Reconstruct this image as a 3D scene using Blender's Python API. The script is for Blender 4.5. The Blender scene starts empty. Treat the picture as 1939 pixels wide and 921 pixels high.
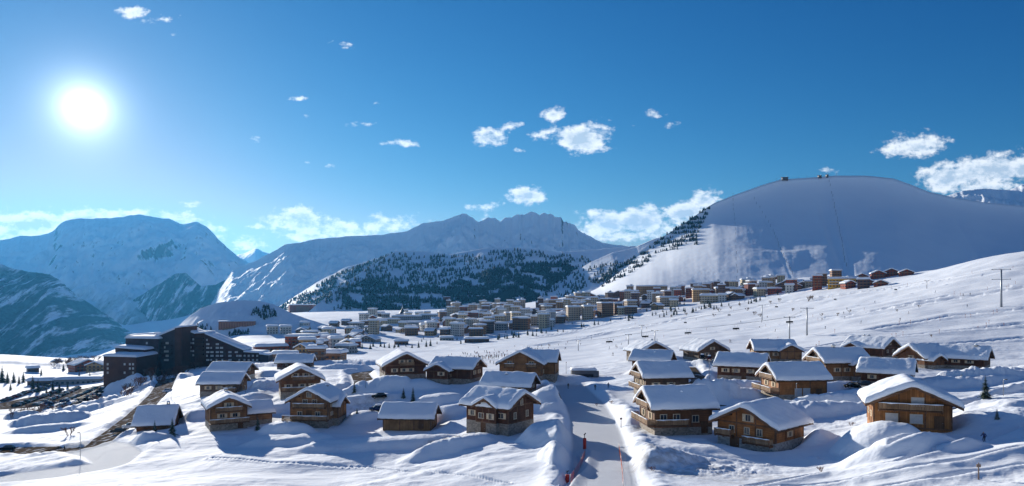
import bpy, bmesh, math, random
import numpy as np
from mathutils import Vector, Matrix, Euler

random.seed(7)
RNG = np.random.RandomState(11)
scene = bpy.context.scene
COL = scene.collection
R = math.radians
F = 1385.0                      # focal length in pixels of the 1939 px wide photograph
CX, CY, HY = 969.5, 460.5, 560.0
SUN_AZ = math.atan((160 - CX) / F)                    # left of the view
SUN_EL = math.atan((HY - 205) / F * math.cos(SUN_AZ))
SUN = Vector((math.sin(SUN_AZ) * math.cos(SUN_EL), math.cos(SUN_AZ) * math.cos(SUN_EL), math.sin(SUN_EL)))

# ------------------------------------------------------------------ small helpers
def tag(o, label=None, cat=None, group=None, kind=None):
    if label: o['label'] = label
    if cat: o['category'] = cat
    if group: o['group'] = group
    if kind: o['kind'] = kind
    return o

def link(o, parent=None):
    COL.objects.link(o)
    if parent is not None: o.parent = parent
    return o

def empty(name, loc=(0, 0, 0), rz=0.0):
    o = bpy.data.objects.new(name, None)
    o.empty_display_size = 0.5
    o.location = loc
    o.rotation_euler = (0, 0, rz)
    return link(o)

class MB:
    """collects simple shapes; build() links them as ONE mesh object"""
    def __init__(self):
        self.v, self.f, self.mi, self.sm = [], [], [], []
    def add(self, verts, faces, mi=0, smooth=False):
        b = len(self.v)
        self.v += [tuple(p) for p in verts]
        self.f += [tuple(b + i for i in q) for q in faces]
        self.mi += [mi] * len(faces); self.sm += [smooth] * len(faces)
    def box(self, c, s, mi=0, rz=0.0, M=None):
        x, y, z = s[0] / 2, s[1] / 2, s[2] / 2
        vs = [Vector(p) for p in ((-x,-y,-z),(x,-y,-z),(x,y,-z),(-x,y,-z),(-x,-y,z),(x,-y,z),(x,y,z),(-x,y,z))]
        if rz:
            m = Matrix.Rotation(rz, 3, 'Z'); vs = [m @ p for p in vs]
        if M is not None: vs = [M @ p for p in vs]
        c = Vector(c)
        self.add([p + c for p in vs], [(3,2,1,0),(4,5,6,7),(0,1,5,4),(1,2,6,5),(2,3,7,6),(3,0,4,7)], mi)
    def tube(self, pts, rad, n=6, mi=0, cap=True, smooth=True):
        pts = [Vector(p) for p in pts]
        rads = rad if isinstance(rad, (list, tuple)) else [rad] * len(pts)
        b = len(self.v); up = Vector((0, 0, 1))
        for i, p in enumerate(pts):
            t = (pts[min(i+1, len(pts)-1)] - pts[max(i-1, 0)]).normalized()
            a = t.cross(up)
            if a.length < 1e-3: a = t.cross(Vector((1, 0, 0)))
            a.normalize(); c = t.cross(a)
            for k in range(n):
                g = 2 * math.pi * k / n
                self.v.append(tuple(p + (a * math.cos(g) + c * math.sin(g)) * rads[i]))
        for i in range(len(pts) - 1):
            for k in range(n):
                k2 = (k + 1) % n
                self.f.append((b+i*n+k, b+i*n+k2, b+(i+1)*n+k2, b+(i+1)*n+k)); self.mi.append(mi); self.sm.append(smooth)
        if cap:
            e = b + (len(pts) - 1) * n
            self.f.append(tuple(b + k for k in range(n))[::-1]); self.mi.append(mi); self.sm.append(False)
            self.f.append(tuple(e + k for k in range(n))); self.mi.append(mi); self.sm.append(False)
    def prism(self, poly, y0, y1, mi=0):
        """poly in (x,z), extruded along y"""
        n = len(poly)
        vs = [(p[0], y0, p[1]) for p in poly] + [(p[0], y1, p[1]) for p in poly]
        fs = [tuple(range(n)), tuple(range(2*n-1, n-1, -1))] + [(i, i+n, (i+1)%n+n, (i+1)%n) for i in range(n)]
        self.add(vs, fs, mi)
    def mesh(self, name, mats):
        me = bpy.data.meshes.new(name)
        me.from_pydata(self.v, [], self.f)
        for m in (mats if isinstance(mats, (list, tuple)) else [mats]): me.materials.append(m)
        me.polygons.foreach_set('material_index', self.mi)
        me.polygons.foreach_set('use_smooth', self.sm)
        me.update()
        return me
    def build(self, name, mats, parent=None, loc=None, fix=True):
        me = self.mesh(name, mats)
        if fix:
            bm = bmesh.new(); bm.from_mesh(me)
            bmesh.ops.recalc_face_normals(bm, faces=bm.faces)
            bm.to_mesh(me); bm.free()
        o = bpy.data.objects.new(name, me)
        if loc is not None: o.location = loc
        return link(o, parent)

def copy_tree(o, parent=None):
    c = o.copy(); COL.objects.link(c)
    if parent is not None:
        c.parent = parent; c.matrix_parent_inverse = o.matrix_parent_inverse.copy()
    for ch in list(o.children): copy_tree(ch, c)
    return c

def grid_mesh(name, P, mat, smooth=True, close=False):
    """P: (n,m,3) array -> mesh object"""
    n, m = P.shape[:2]
    me = bpy.data.meshes.new(name)
    idx = np.arange(n * m).reshape(n, m)
    a, b, c, d = idx[:-1, :-1], idx[1:, :-1], idx[1:, 1:], idx[:-1, 1:]
    q = np.stack([a, b, c, d], -1).reshape(-1, 4)
    if close:
        q2 = np.stack([idx[:-1, -1], idx[1:, -1], idx[1:, 0], idx[:-1, 0]], -1)
        q = np.concatenate([q, q2])
    me.vertices.add(n * m); me.vertices.foreach_set('co', P.astype(np.float32).ravel())
    me.loops.add(q.size); me.loops.foreach_set('vertex_index', q.ravel().astype(np.int32))
    me.polygons.add(len(q))
    me.polygons.foreach_set('loop_start', np.arange(0, q.size, 4, dtype=np.int32))
    me.polygons.foreach_set('loop_total', np.full(len(q), 4, dtype=np.int32))
    me.update(calc_edges=True)
    me.polygons.foreach_set('use_smooth', np.full(len(q), smooth))
    me.materials.append(mat)
    me.update()
    return link(bpy.data.objects.new(name, me))

# ------------------------------------------------------------------ noise
_perm = np.random.RandomState(3).permutation(4096).astype(np.int64)
_grad = np.random.RandomState(5).uniform(0, 2 * math.pi, 4096)
_gx, _gy = np.cos(_grad), np.sin(_grad)
def perlin(x, y, seed=0):
    x = np.asarray(x, float) + seed * 17.31; y = np.asarray(y, float) + seed * 9.77
    xi = np.floor(x).astype(np.int64); yi = np.floor(y).astype(np.int64)
    fx, fy = x - xi, y - yi
    def g(i, j, dx, dy):
        h = _perm[(_perm[i & 4095] + j) & 4095]
        return _gx[h] * dx + _gy[h] * dy
    ux = fx * fx * fx * (fx * (fx * 6 - 15) + 10); uy = fy * fy * fy * (fy * (fy * 6 - 15) + 10)
    a = g(xi, yi, fx, fy); b = g(xi + 1, yi, fx - 1, fy)
    c = g(xi, yi + 1, fx, fy - 1); d = g(xi + 1, yi + 1, fx - 1, fy - 1)
    return ((a * (1 - ux) + b * ux) * (1 - uy) + (c * (1 - ux) + d * ux) * uy) * 1.5
def fbm(x, y, o=4, seed=0, gain=0.5):
    s, a, t = 0, 1.0, 0
    for k in range(o):
        s = s + a * perlin(x, y, seed + k * 5); t += a
        x = x * 2.03 + 3.1; y = y * 2.03 - 1.7; a *= gain
    return s / t
def ridged(x, y, o=5, seed=0, gain=0.55):
    s, a, t = 0, 1.0, 0
    for k in range(o):
        s = s + a * (1 - 2 * np.abs(perlin(x, y, seed + k * 7))); t += a
        x = x * 2.1 + 5.2; y = y * 2.1 + 1.3; a *= gain
    return s / t
def sstep(a, b, x):
    t = np.clip((x - a) / (b - a), 0, 1); return t * t * (3 - 2 * t)

# ------------------------------------------------------------------ materials
def newmat(name):
    m = bpy.data.materials.new(name); m.use_nodes = True
    nt = m.node_tree; nt.nodes.clear()
    out = nt.nodes.new('ShaderNodeOutputMaterial')
    bs = nt.nodes.new('ShaderNodeBsdfPrincipled')
    nt.links.new(bs.outputs[0], out.inputs[0])
    return m, nt, bs
def N(nt, typ, **kw):
    n = nt.nodes.new(typ)
    for k, v in kw.items():
        if k.startswith('i_'):
            key = k[2:]
            n.inputs[int(key) if key.isdigit() else key.replace('_', ' ')].default_value = v
        else: setattr(n, k, v)
    return n
def math_(nt, op, a, b=None, c=None, clamp=False):
    n = nt.nodes.new('ShaderNodeMath'); n.operation = op; n.use_clamp = clamp
    for i, v in enumerate((a, b, c)):
        if v is None: continue
        if isinstance(v, (int, float)): n.inputs[i].default_value = v
        else: nt.links.new(v, n.inputs[i])
    return n.outputs[0]
def mixc(nt, fac, a, b, blend='MIX'):
    n = nt.nodes.new('ShaderNodeMix'); n.data_type = 'RGBA'; n.blend_type = blend
    for s, v in ((n.inputs['Factor'], fac), (n.inputs[6], a), (n.inputs[7], b)):
        if hasattr(v, 'is_linked'): nt.links.new(v, s)
        elif isinstance(v, (int, float)): s.default_value = v
        else: s.default_value = (*v[:3], 1)
    return n.outputs[2]
def ramp(nt, fac, stops):
    n = nt.nodes.new('ShaderNodeValToRGB'); cr = n.color_ramp
    while len(cr.elements) < len(stops): cr.elements.new(0.5)
    for e, (p, c) in zip(cr.elements, stops):
        e.position = p; e.color = (c, c, c, 1) if isinstance(c, (int, float)) else (*c[:3], 1)
    nt.links.new(fac, n.inputs[0]); return n.outputs[0]
def noise(nt, vec, scale, detail=4, rough=0.55, out=0, dist=0.0):
    n = nt.nodes.new('ShaderNodeTexNoise'); n.inputs['Scale'].default_value = scale
    n.inputs['Detail'].default_value = detail; n.inputs['Roughness'].default_value = rough
    n.inputs['Distortion'].default_value = dist
    if vec is not None: nt.links.new(vec, n.inputs['Vector'])
    return n.outputs[out]
def mapping(nt, vec, scale=(1, 1, 1), loc=(0, 0, 0), rot=(0, 0, 0)):
    n = nt.nodes.new('ShaderNodeMapping')
    n.inputs['Scale'].default_value = scale; n.inputs['Location'].default_value = loc; n.inputs['Rotation'].default_value = rot
    nt.links.new(vec, n.inputs[0]); return n.outputs[0]
def bump(nt, bs, h, strength, dist):
    n = nt.nodes.new('ShaderNodeBump'); n.inputs['Strength'].default_value = strength; n.inputs['Distance'].default_value = dist
    nt.links.new(h, n.inputs['Height']); nt.links.new(n.outputs[0], bs.inputs['Normal']); return n
def coords(nt, which='Object'):
    return nt.nodes.new('ShaderNodeTexCoord').outputs[which]
def plain(name, col, rough=0.7, metal=0.0, var=0.15, scale=3.0, spec=0.3):
    m, nt, bs = newmat(name)
    n = noise(nt, coords(nt), scale, 5)
    d = tuple(c * (1 - var) for c in col); l = tuple(min(1, c * (1 + var)) for c in col)
    nt.links.new(ramp(nt, n, [(0.3, d), (0.7, l)]), bs.inputs['Base Color'])
    bs.inputs['Roughness'].default_value = rough; bs.inputs['Metallic'].default_value = metal
    bs.inputs['Specular IOR Level'].default_value = spec
    return m

SNOWC = (0.88, 0.90, 0.93)
def snow_mat(name, fine=0.25, big=0.04, strength=0.35):
    m, nt, bs = newmat(name)
    co = coords(nt, 'Object')
    a = noise(nt, co, fine, 8, 0.6); b = noise(nt, co, big, 5, 0.55)
    nt.links.new(mixc(nt, ramp(nt, b, [(0.35, 0.0), (0.7, 1.0)]), (0.84, 0.87, 0.91), (0.90, 0.92, 0.94)), bs.inputs['Base Color'])
    bs.inputs['Roughness'].default_value = 0.8
    bs.inputs['Specular IOR Level'].default_value = 0.08
    bump(nt, bs, a, strength, 0.5)
    return m
# ------------------------------------------------------------------ camera
cam = bpy.data.cameras.new('camera'); camo = bpy.data.objects.new('camera', cam); COL.objects.link(camo)
cam.sensor_width = 36.0
cam.lens = 36.0 * F / 1939.0
cam.shift_y = (HY - CY) / 1939.0
cam.clip_start = 0.5; cam.clip_end = 60000
camo.rotation_euler = (R(90), 0, 0)
scene.camera = camo
scene.view_settings.view_transform = 'Standard'
scene.view_settings.look = 'None'
scene.view_settings.gamma = 1.0
scene.view_settings.exposure = 0.68
scene.cycles.use_denoising = True
try:
    scene.cycles.denoiser = 'OPENIMAGEDENOISE'
    scene.cycles.denoising_prefilter = 'ACCURATE'
except Exception: pass
scene.cycles.max_bounces = 6
scene.cycles.diffuse_bounces = 5
scene.cycles.glossy_bounces = 2
scene.cycles.transparent_max_bounces = 8
scene.cycles.volume_bounces = 1
scene.cycles.sample_clamp_indirect = 4.0
scene.cycles.caustics_reflective = False
scene.cycles.caustics_refractive = False

# ------------------------------------------------------------------ sky
world = bpy.data.worlds.new('World'); scene.world = world; world.use_nodes = True
nt = world.node_tree; nt.nodes.clear()
wout = nt.nodes.new('ShaderNodeOutputWorld'); bg = nt.nodes.new('ShaderNodeBackground')
nt.links.new(bg.outputs[0], wout.inputs[0])
sky = nt.nodes.new('ShaderNodeTexSky'); sky.sky_type = 'NISHITA'; sky.sun_disc = False
sky.sun_elevation = SUN_EL; sky.sun_rotation = SUN_AZ
sky.altitude = 2000; sky.air_density = 1.35; sky.dust_density = 0.35; sky.ozone_density = 5.0
SKY_STRENGTH = 0.05
bg.inputs['Strength'].default_value = SKY_STRENGTH
gen = coords(nt, 'Generated')
sep = nt.nodes.new('ShaderNodeSeparateXYZ'); nt.links.new(gen, sep.inputs[0])
ysafe = math_(nt, 'MAXIMUM', sep.outputs[1], 0.02)
cu = math_(nt, 'DIVIDE', sep.outputs[0], ysafe)
cv = math_(nt, 'DIVIDE', sep.outputs[2], ysafe)
front = math_(nt, 'GREATER_THAN', sep.outputs[1], 0.05)
comb = nt.nodes.new('ShaderNodeCombineXYZ'); nt.links.new(cu, comb.inputs[0]); nt.links.new(cv, comb.inputs[1])
uv = comb.outputs[0]
# clouds: direction of centre (photo px), half sizes, strength
CLOUDS = [
 # low bank over the left mountain
 (60,428,110,34,.9),(160,420,90,28,.9),(240,412,60,18,.8),(20,440,60,26,.8),(340,415,60,13,.7),(400,428,40,12,.55),(450,458,60,22,.5),(380,385,42,9,.35),(430,401,26,6,.25),
 # bank left of the centre peaks
 (560,420,66,28,.8),(640,430,80,26,.75),(720,430,70,22,.62),(780,420,40,16,.5),(490,430,30,10,.5),(600,446,150,14,.6),
 # small ones centre
 (1002,371,46,20,.8),(912,393,34,11,.6),(918,410,16,8,.3),
 (930,258,42,22,.72),(968,238,26,10,.45),(1046,218,26,19,.85),(1105,262,62,30,.95),(1030,250,36,14,.5),(985,285,22,10,.3),(1228,216,36,10,.45),(1270,232,14,6,.2),(1180,243,14,6,.2),(1152,228,10,8,.25),
 # high left wisps
 (250,24,40,14,.75),(225,22,16,8,.6),(310,38,34,10,.4),(272,42,24,7,.4),(330,68,12,6,.3),(655,87,24,9,.42),(572,183,18,6,.5),(680,236,24,7,.36),(765,270,30,13,.62),(735,270,26,6,.3),(620,315,34,7,.42),(580,308,12,5,.2),(488,258,14,8,.3),(590,218,12,5,.2),(715,198,20,6,.2),
 # bank behind the ski hill
 (1150,420,66,30,.9),(1210,418,70,30,.9),(1290,405,60,26,.85),(1340,380,36,24,.85),(1110,430,34,14,.5),(1180,445,110,18,.6),(1260,436,80,14,.6),
 # right bank
 (1735,275,62,28,.85),(1690,288,50,12,.5),(1785,270,30,10,.35),(1800,335,76,34,.9),(1880,322,90,36,.95),(1950,318,80,36,.95),(1855,355,130,16,.75),(1565,322,40,9,.25),(1940,365,60,14,.6)]
warp = noise(nt, uv, 14.0, 3, 0.5, out=1)
wv = nt.nodes.new('ShaderNodeVectorMath'); wv.operation = 'MULTIPLY_ADD'
nt.links.new(warp, wv.inputs[0]); wv.inputs[1].default_value = (0.030, 0.014, 0); nt.links.new(uv, wv.inputs[2])
off = nt.nodes.new('ShaderNodeVectorMath'); off.operation = 'SUBTRACT'
nt.links.new(wv.outputs[0], off.inputs[0]); off.inputs[1].default_value = (0.015, 0.007, 0)
uvw = off.outputs[0]
mask = None
for (px, py, rx, ry, st) in CLOUDS:
    a = nt.nodes.new('ShaderNodeVectorMath'); a.operation = 'SUBTRACT'
    nt.links.new(uvw, a.inputs[0]); a.inputs[1].default_value = ((px - CX) / F, (HY - py) / F, 0)
    b = nt.nodes.new('ShaderNodeVectorMath'); b.operation = 'MULTIPLY'
    nt.links.new(a.outputs[0], b.inputs[0]); b.inputs[1].default_value = (F / (rx * 1.25), F / (ry * 1.25), 0)
    c = nt.nodes.new('ShaderNodeVectorMath'); c.operation = 'LENGTH'; nt.links.new(b.outputs[0], c.inputs[0])
    s = math_(nt, 'MULTIPLY_ADD', c.outputs['Value'], -st, st)
    mask = s if mask is None else math_(nt, 'SMOOTH_MAX', mask, s, 0.12)
def cloud_noise(vec):
    m1 = mapping(nt, vec, (30, 54, 1))
    n1 = noise(nt, m1, 1.0, 9, 0.62)
    m2 = mapping(nt, vec, (105, 120, 1))
    n2 = noise(nt, m2, 1.0, 6, 0.6)
    return math_(nt, 'ADD', math_(nt, 'MULTIPLY', n1, 0.72), math_(nt, 'MULTIPLY', n2, 0.28))
n0 = cloud_noise(uv)
dens = math_(nt, 'MULTIPLY_ADD', math_(nt, 'SUBTRACT', n0, 0.52), 2.7, math_(nt, 'MULTIPLY_ADD', mask, 1.25, -0.16))
mr = nt.nodes.new('ShaderNodeMapRange'); mr.interpolation_type = 'SMOOTHSTEP'
nt.links.new(dens, mr.inputs[0]); mr.inputs[1].default_value = 0.0; mr.inputs[2].default_value = 0.52
alpha = math_(nt, 'MULTIPLY', mr.outputs[0], front)
# thickness towards the sun gives the grey bellies
offs = nt.nodes.new('ShaderNodeVectorMath'); offs.operation = 'ADD'
nt.links.new(uv, offs.inputs[0]); offs.inputs[1].default_value = (-0.004, 0.0085, 0)
n1 = cloud_noise(offs.outputs[0])
thick = math_(nt, 'MULTIPLY_ADD', math_(nt, 'SUBTRACT', n1, 0.50), 2.2, math_(nt, 'MULTIPLY_ADD', mask, 1.2, -0.36))
thk = math_(nt, 'MULTIPLY', thick, 1.5, clamp=True)
ccol = ramp(nt, thk, [(0.0, (0.90, 0.93, 0.96)), (0.4, (0.80, 0.86, 0.92)), (0.9, (0.44, 0.55, 0.68))])
EXPO = 2 ** scene.view_settings.exposure
csc = mixc(nt, 1.0, ccol, (1.12 / EXPO / SKY_STRENGTH,) * 3, 'MULTIPLY')
# aureole round the sun
dp = nt.nodes.new('ShaderNodeVectorMath'); dp.operation = 'DOT_PRODUCT'
nrm = nt.nodes.new('ShaderNodeVectorMath'); nrm.operation = 'NORMALIZE'; nt.links.new(gen, nrm.inputs[0])
nt.links.new(nrm.outputs[0], dp.inputs[0]); dp.inputs[1].default_value = SUN
ang = math_(nt, 'ARCCOSINE', math_(nt, 'MINIMUM', dp.outputs['Value'], 0.9999999))
def halo(amp, width):
    e = math_(nt, 'POWER', 2.71828, math_(nt, 'MULTIPLY', ang, -1.0 / width))
    return math_(nt, 'MULTIPLY', e, amp)
U = 1.0 / EXPO / SKY_STRENGTH
g = math_(nt, 'ADD', halo(3.6 * U, 0.016), halo(0.075 * U, 0.12))
disc = math_(nt, 'MULTIPLY', math_(nt, 'LESS_THAN', ang, 0.0085), 6.0 * U)
g = math_(nt, 'ADD', g, disc)
sps = nt.nodes.new('ShaderNodeSeparateXYZ'); nt.links.new(sky.outputs[0], sps.inputs[0])
cmb = nt.nodes.new('ShaderNodeCombineXYZ')
for i, (pw, k) in enumerate(((2.3, 20.0), (1.42, 2.85), (1.0, 1.66))):
    q = math_(nt, 'POWER', math_(nt, 'MULTIPLY', sps.outputs[i], SKY_STRENGTH), pw)
    v = math_(nt, 'MULTIPLY', q, k)
    lim = (0.46, 0.70, 0.82)[i]
    v = math_(nt, 'SMOOTH_MIN', v, lim, 0.25)
    nt.links.new(math_(nt, 'MULTIPLY', v, 1.0 / EXPO / SKY_STRENGTH), cmb.inputs[i])
skyc = cmb.outputs[0]
withc = mixc(nt, alpha, skyc, csc)
# unseen bluish cloud behind the viewer, added to brighten the shaded sides
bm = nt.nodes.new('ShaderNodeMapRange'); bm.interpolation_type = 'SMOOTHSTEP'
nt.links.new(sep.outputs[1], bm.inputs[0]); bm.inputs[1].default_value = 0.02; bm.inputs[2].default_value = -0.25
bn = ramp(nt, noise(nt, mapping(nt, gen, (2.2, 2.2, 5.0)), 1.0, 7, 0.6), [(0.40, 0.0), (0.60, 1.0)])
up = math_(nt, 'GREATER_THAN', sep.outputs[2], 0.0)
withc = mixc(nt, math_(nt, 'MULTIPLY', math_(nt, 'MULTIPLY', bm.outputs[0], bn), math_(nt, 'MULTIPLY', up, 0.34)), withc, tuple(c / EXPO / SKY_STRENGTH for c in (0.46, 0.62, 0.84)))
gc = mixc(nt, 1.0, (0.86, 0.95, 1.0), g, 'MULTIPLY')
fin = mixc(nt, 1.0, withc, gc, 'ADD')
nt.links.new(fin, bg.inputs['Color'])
world.cycles.sampling_method = 'MANUAL'
world.cycles.sample_map_resolution = 1024

sl = bpy.data.lights.new('sun', 'SUN'); slo = bpy.data.objects.new('sun', sl); COL.objects.link(slo)
sl.energy = 5.0; sl.angle = R(0.53); sl.color = (1.0, 0.95, 0.86)
slo.rotation_euler = (-SUN).to_track_quat('-Z', 'Y').to_euler()
# ------------------------------------------------------------------ terrain: depth -> apparent height profiles along stations
NEAR = [(6, 2300), (30, 1252), (60, 1045)]
PROF = {
 -400: [(160,930),(220,860),(300,808),(420,762),(520,728),(700,694),(850,670),(950,672),(1100,760),(1500,800),(2500,700),(6000,590)],
 0:    [(160,921),(190,882),(220,850),(300,803),(420,758),(520,725),(700,690),(850,668),(920,664),(1000,690),(1100,760),(1500,800),(2500,700),(6000,590)],
 150:  [(140,921),(165,880),(200,845),(230,822),(300,792),(400,760),(500,735),(600,716),(750,692),(860,676),(920,675),(1000,700),(1100,760),(1500,800),(2500,700),(6000,590)],
 300:  [(137,921),(160,868),(185,824),(220,790),(260,760),(330,735),(420,712),(550,700),(700,686),(850,676),(950,672),(1050,690),(1150,720),(1500,760),(2500,680),(6000,588)],
 445:  [(131,921),(150,872),(185,817),(205,785),(230,752),(255,726),(300,707),(350,697),(420,691),(500,682),(600,670),(750,650),(900,632),(1000,620),(1150,606),(1300,600),(1700,600),(2500,590),(6000,575)],
 600:  [(131,921),(150,872),(185,808),(205,775),(218,752),(240,728),(270,708),(300,696),(380,689),(500,678),(650,660),(800,645),(950,628),(1100,608),(1300,596),(1600,592),(2500,585),(6000,575)],
 775:  [(124,921),(140,878),(165,838),(180,815),(195,780),(210,745),(225,716),(260,704),(320,696),(450,684),(600,668),(750,652),(850,642),(1000,625),(1200,603),(1400,592),(1700,588),(2500,583),(6000,575)],
 945:  [(112,921),(128,875),(150,826),(175,780),(200,746),(220,724),(250,710),(300,700),(400,682),(500,668),(650,655),(850,640),(1000,622),(1200,600),(1400,588),(1700,582),(2500,580),(6000,575)],
 1100: [(100,921),(125,860),(150,810),(180,765),(210,738),(250,712),(300,696),(400,677),(550,655),(700,640),(850,625),(1000,605),(1200,580),(1400,564),(1700,556),(2500,570),(6000,575)],
 1270: [(100,921),(120,868),(140,824),(165,782),(185,753),(210,722),(235,701),(260,682),(320,668),(450,648),(600,628),(750,610),(900,590),(1100,566),(1300,547),(1500,538),(2500,560),(6000,575)],
 1440: [(98,921),(115,883),(132,853),(150,806),(170,768),(190,742),(215,719),(240,698),(260,682),(320,664),(450,635),(600,605),(750,582),(900,562),(1100,545),(1300,532),(1500,526),(2500,560),(6000,575)],
 1600: [(90,921),(110,880),(130,836),(150,795),(170,760),(190,735),(212,716),(235,693),(260,673),(320,645),(450,605),(600,572),(750,548),(900,531),(1000,524),(1100,525),(1300,522),(1500,520),(2500,560),(6000,575)],
 1720: [(85,921),(100,860),(118,811),(140,780),(165,748),(190,722),(215,701),(240,685),(280,662),(350,625),(450,585),(600,547),(750,526),(850,518),(900,517),(1000,521),(1200,530),(1500,530),(2500,560),(6000,575)],
 1850: [(80,921),(95,868),(110,841),(125,805),(145,770),(170,742),(195,718),(220,698),(260,672),(320,632),(400,588),(500,543),(600,510),(700,491),(760,487),(850,495),(1000,530),(1200,560),(2500,570),(6000,575)],
 1939: [(78,921),(90,870),(110,815),(130,780),(160,735),(190,712),(230,690),(280,655),(340,610),(420,562),(500,522),(600,487),(680,473),(720,471),(800,480),(1000,530),(1200,560),(2500,570),(6000,575)],
 2400: [(78,900),(90,850),(110,795),(130,760),(160,715),(190,690),(230,665),(280,630),(340,580),(420,525),(500,480),(600,440),(680,425),(720,422),(800,430),(1000,500),(1200,550),(2500,570),(6000,575)],
}
LD = np.linspace(math.log(6), math.log(6000), 700)
PXG = np.linspace(-400, 2400, 561)
_st = sorted(PROF)
_T = np.array([np.interp(LD, [math.log(d) for d, _ in NEAR + PROF[s]], [p for _, p in NEAR + PROF[s]]) for s in _st])
# smooth along depth
def gsm(A, sig, axis):
    r = int(3 * sig) + 1; k = np.exp(-0.5 * (np.arange(-r, r + 1) / sig) ** 2); k /= k.sum()
    pad = [(0, 0)] * A.ndim; pad[axis] = (r, r)
    B = np.pad(A, pad, mode='edge')
    return np.apply_along_axis(lambda v: np.convolve(v, k, 'valid'), axis, B)
TAB = np.array([np.interp(PXG, _st, _T[:, j]) for j in range(len(LD))]).T
TAB = gsm(TAB, 7.0, 1)
TAB = gsm(TAB, 7.0, 0)

def base_pz(px, ld):
    i = np.clip((px - PXG[0]) / (PXG[1] - PXG[0]), 0, len(PXG) - 1.001)
    j = np.clip((ld - LD[0]) / (LD[1] - LD[0]), 0, len(LD) - 1.001)
    i0 = i.astype(int); j0 = j.astype(int); a = i - i0; b = j - j0
    return (TAB[i0, j0] * (1-a) * (1-b) + TAB[i0+1, j0] * a * (1-b) + TAB[i0, j0+1] * (1-a) * b + TAB[i0+1, j0+1] * a * b)

def base_h(x, y):
    x = np.asarray(x, float); y = np.asarray(y, float)
    r = np.hypot(x, y) + 1e-6
    d = np.maximum(y, r * 0.55)                     # behind / far to the side: use the range
    px = CX + F * np.clip(x / np.maximum(d, 1e-3), -1.1, 1.1)
    ld = np.log(np.clip(d, 6.001, 5999))
    z = (HY - base_pz(px, ld)) * np.exp(ld) / F
    back = sstep(0.35, -0.25, y / r)
    return z * (1 - back) + back * (-12.0 - 0.02 * r)

def base_hit(px, py):
    """ground point of the base terrain that lies under a pixel of the photograph"""
    ld = np.linspace(math.log(40), math.log(1900), 4000)
    p = base_pz(np.full_like(ld, px), ld)
    k = np.argmax(p <= py)
    d = math.exp(ld[k]) if p[k] <= py else 1900.0
    return ((px - CX) / F * d, d)

# mounds, banks and hollows of the snow: photo pixel of the centre, half-axes in metres, height, turn, hardness
BUMPS = []
def bumpx(px, py, rx, ry, h, rot=0.0, hard=1.0):
    x, y = base_hit(px, py); BUMPS.append((x, y, rx, ry, h, R(rot), hard))
# left: banks between the road and the car park
for b in [(95,800,17,5,3.6,0,2),(45,790,9,5,3.0,0,2),(85,815,20,5,2.0,-10,1),(140,785,12,4,2.4,5,2),(165,775,18,5,3.4,-4,2),(110,770,14,5,2.5,8,1.5),
          (262,738,10,14,2.4,-30,2),(228,738,16,8,5.5,0,1.1),(292,722,20,8,4.5,-18,1.1),(285,712,8,18,2.4,-35,2),(190,772,18,4,1.6,-4,2),(35,775,12,6,2.4,15,1.5),(60,690,60,14,2.2,3,1.5),(100,660,70,8,3,0,3),
          (255,838,10,4,1.8,10,1.5),(215,705,28,9,2.5,10,2),(150,700,20,8,2,-10,2),
          # around the left chalets
          (380,790,8,5,2.2,0,1),(335,720,10,7,2.0,30,1),(470,760,8,6,2.4,20,1),(505,735,9,6,2.2,-20,1),(480,715,14,6,2.2,10,1),(530,775,6,5,1.8,20,1),(545,820,10,4,2.4,-20,1.2),
          (560,838,16,5,1.6,-12,1),(655,700,12,5,2.2,0,1.5),(640,690,60,10,2.5,0,1.5),(430,690,40,8,2,0,1.5),(700,742,12,6,2.6,-5,1.5),(690,760,14,4,1.4,0,1),(680,795,8,4,1.6,10,1.2),
          (830,760,9,5,1.8,-10,1),(845,785,6,4,2.0,0,1),(860,850,12,6,2.2,20,1.2),(720,850,22,6,1.8,-6,1),
          (1060,770,9,12,2.6,12,1.2),(1050,830,8,12,3.0,14,1.2),(1075,870,5,8,2.0,10,1.5),(1040,740,10,8,2.0,0,1),(1075,720,9,6,1.8,0,1.2),
          (900,728,12,5,1.8,0,1),(780,735,14,5,1.6,0,1),(1010,770,10,8,1.6,0,1),
          # right cluster
          (1190,790,5,14,1.2,8,1),(1230,875,9,6,1.6,20,1.2),(1325,740,7,5,2.4,0,2),(1350,755,7,4,2.6,0,2),(1385,735,12,4,2.0,-5,2),
          (1400,752,14,3,2.0,-5,2),(1560,782,20,5,2.4,-4,1.5),(1610,760,14,5,2.4,0,1.5),(1655,838,7,6,3.0,0,1.4),(1720,846,11,5,2.0,-14,1.2),
          (1510,845,8,5,2.0,10,1),
          (1820,728,18,6,2.2,12,1.5),(1890,715,24,7,2.4,14,1.6),(1880,800,16,9,1.6,40,1.0),(1930,770,14,10,2,30,1),(1460,770,12,4,1.2,0,1),
          (1560,735,12,4,1.5,0,1.5),(1290,700,8,4,1.6,0,1.5),(1360,690,10,4,1.4,0,1.5)]:
    bumpx(*b)

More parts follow.
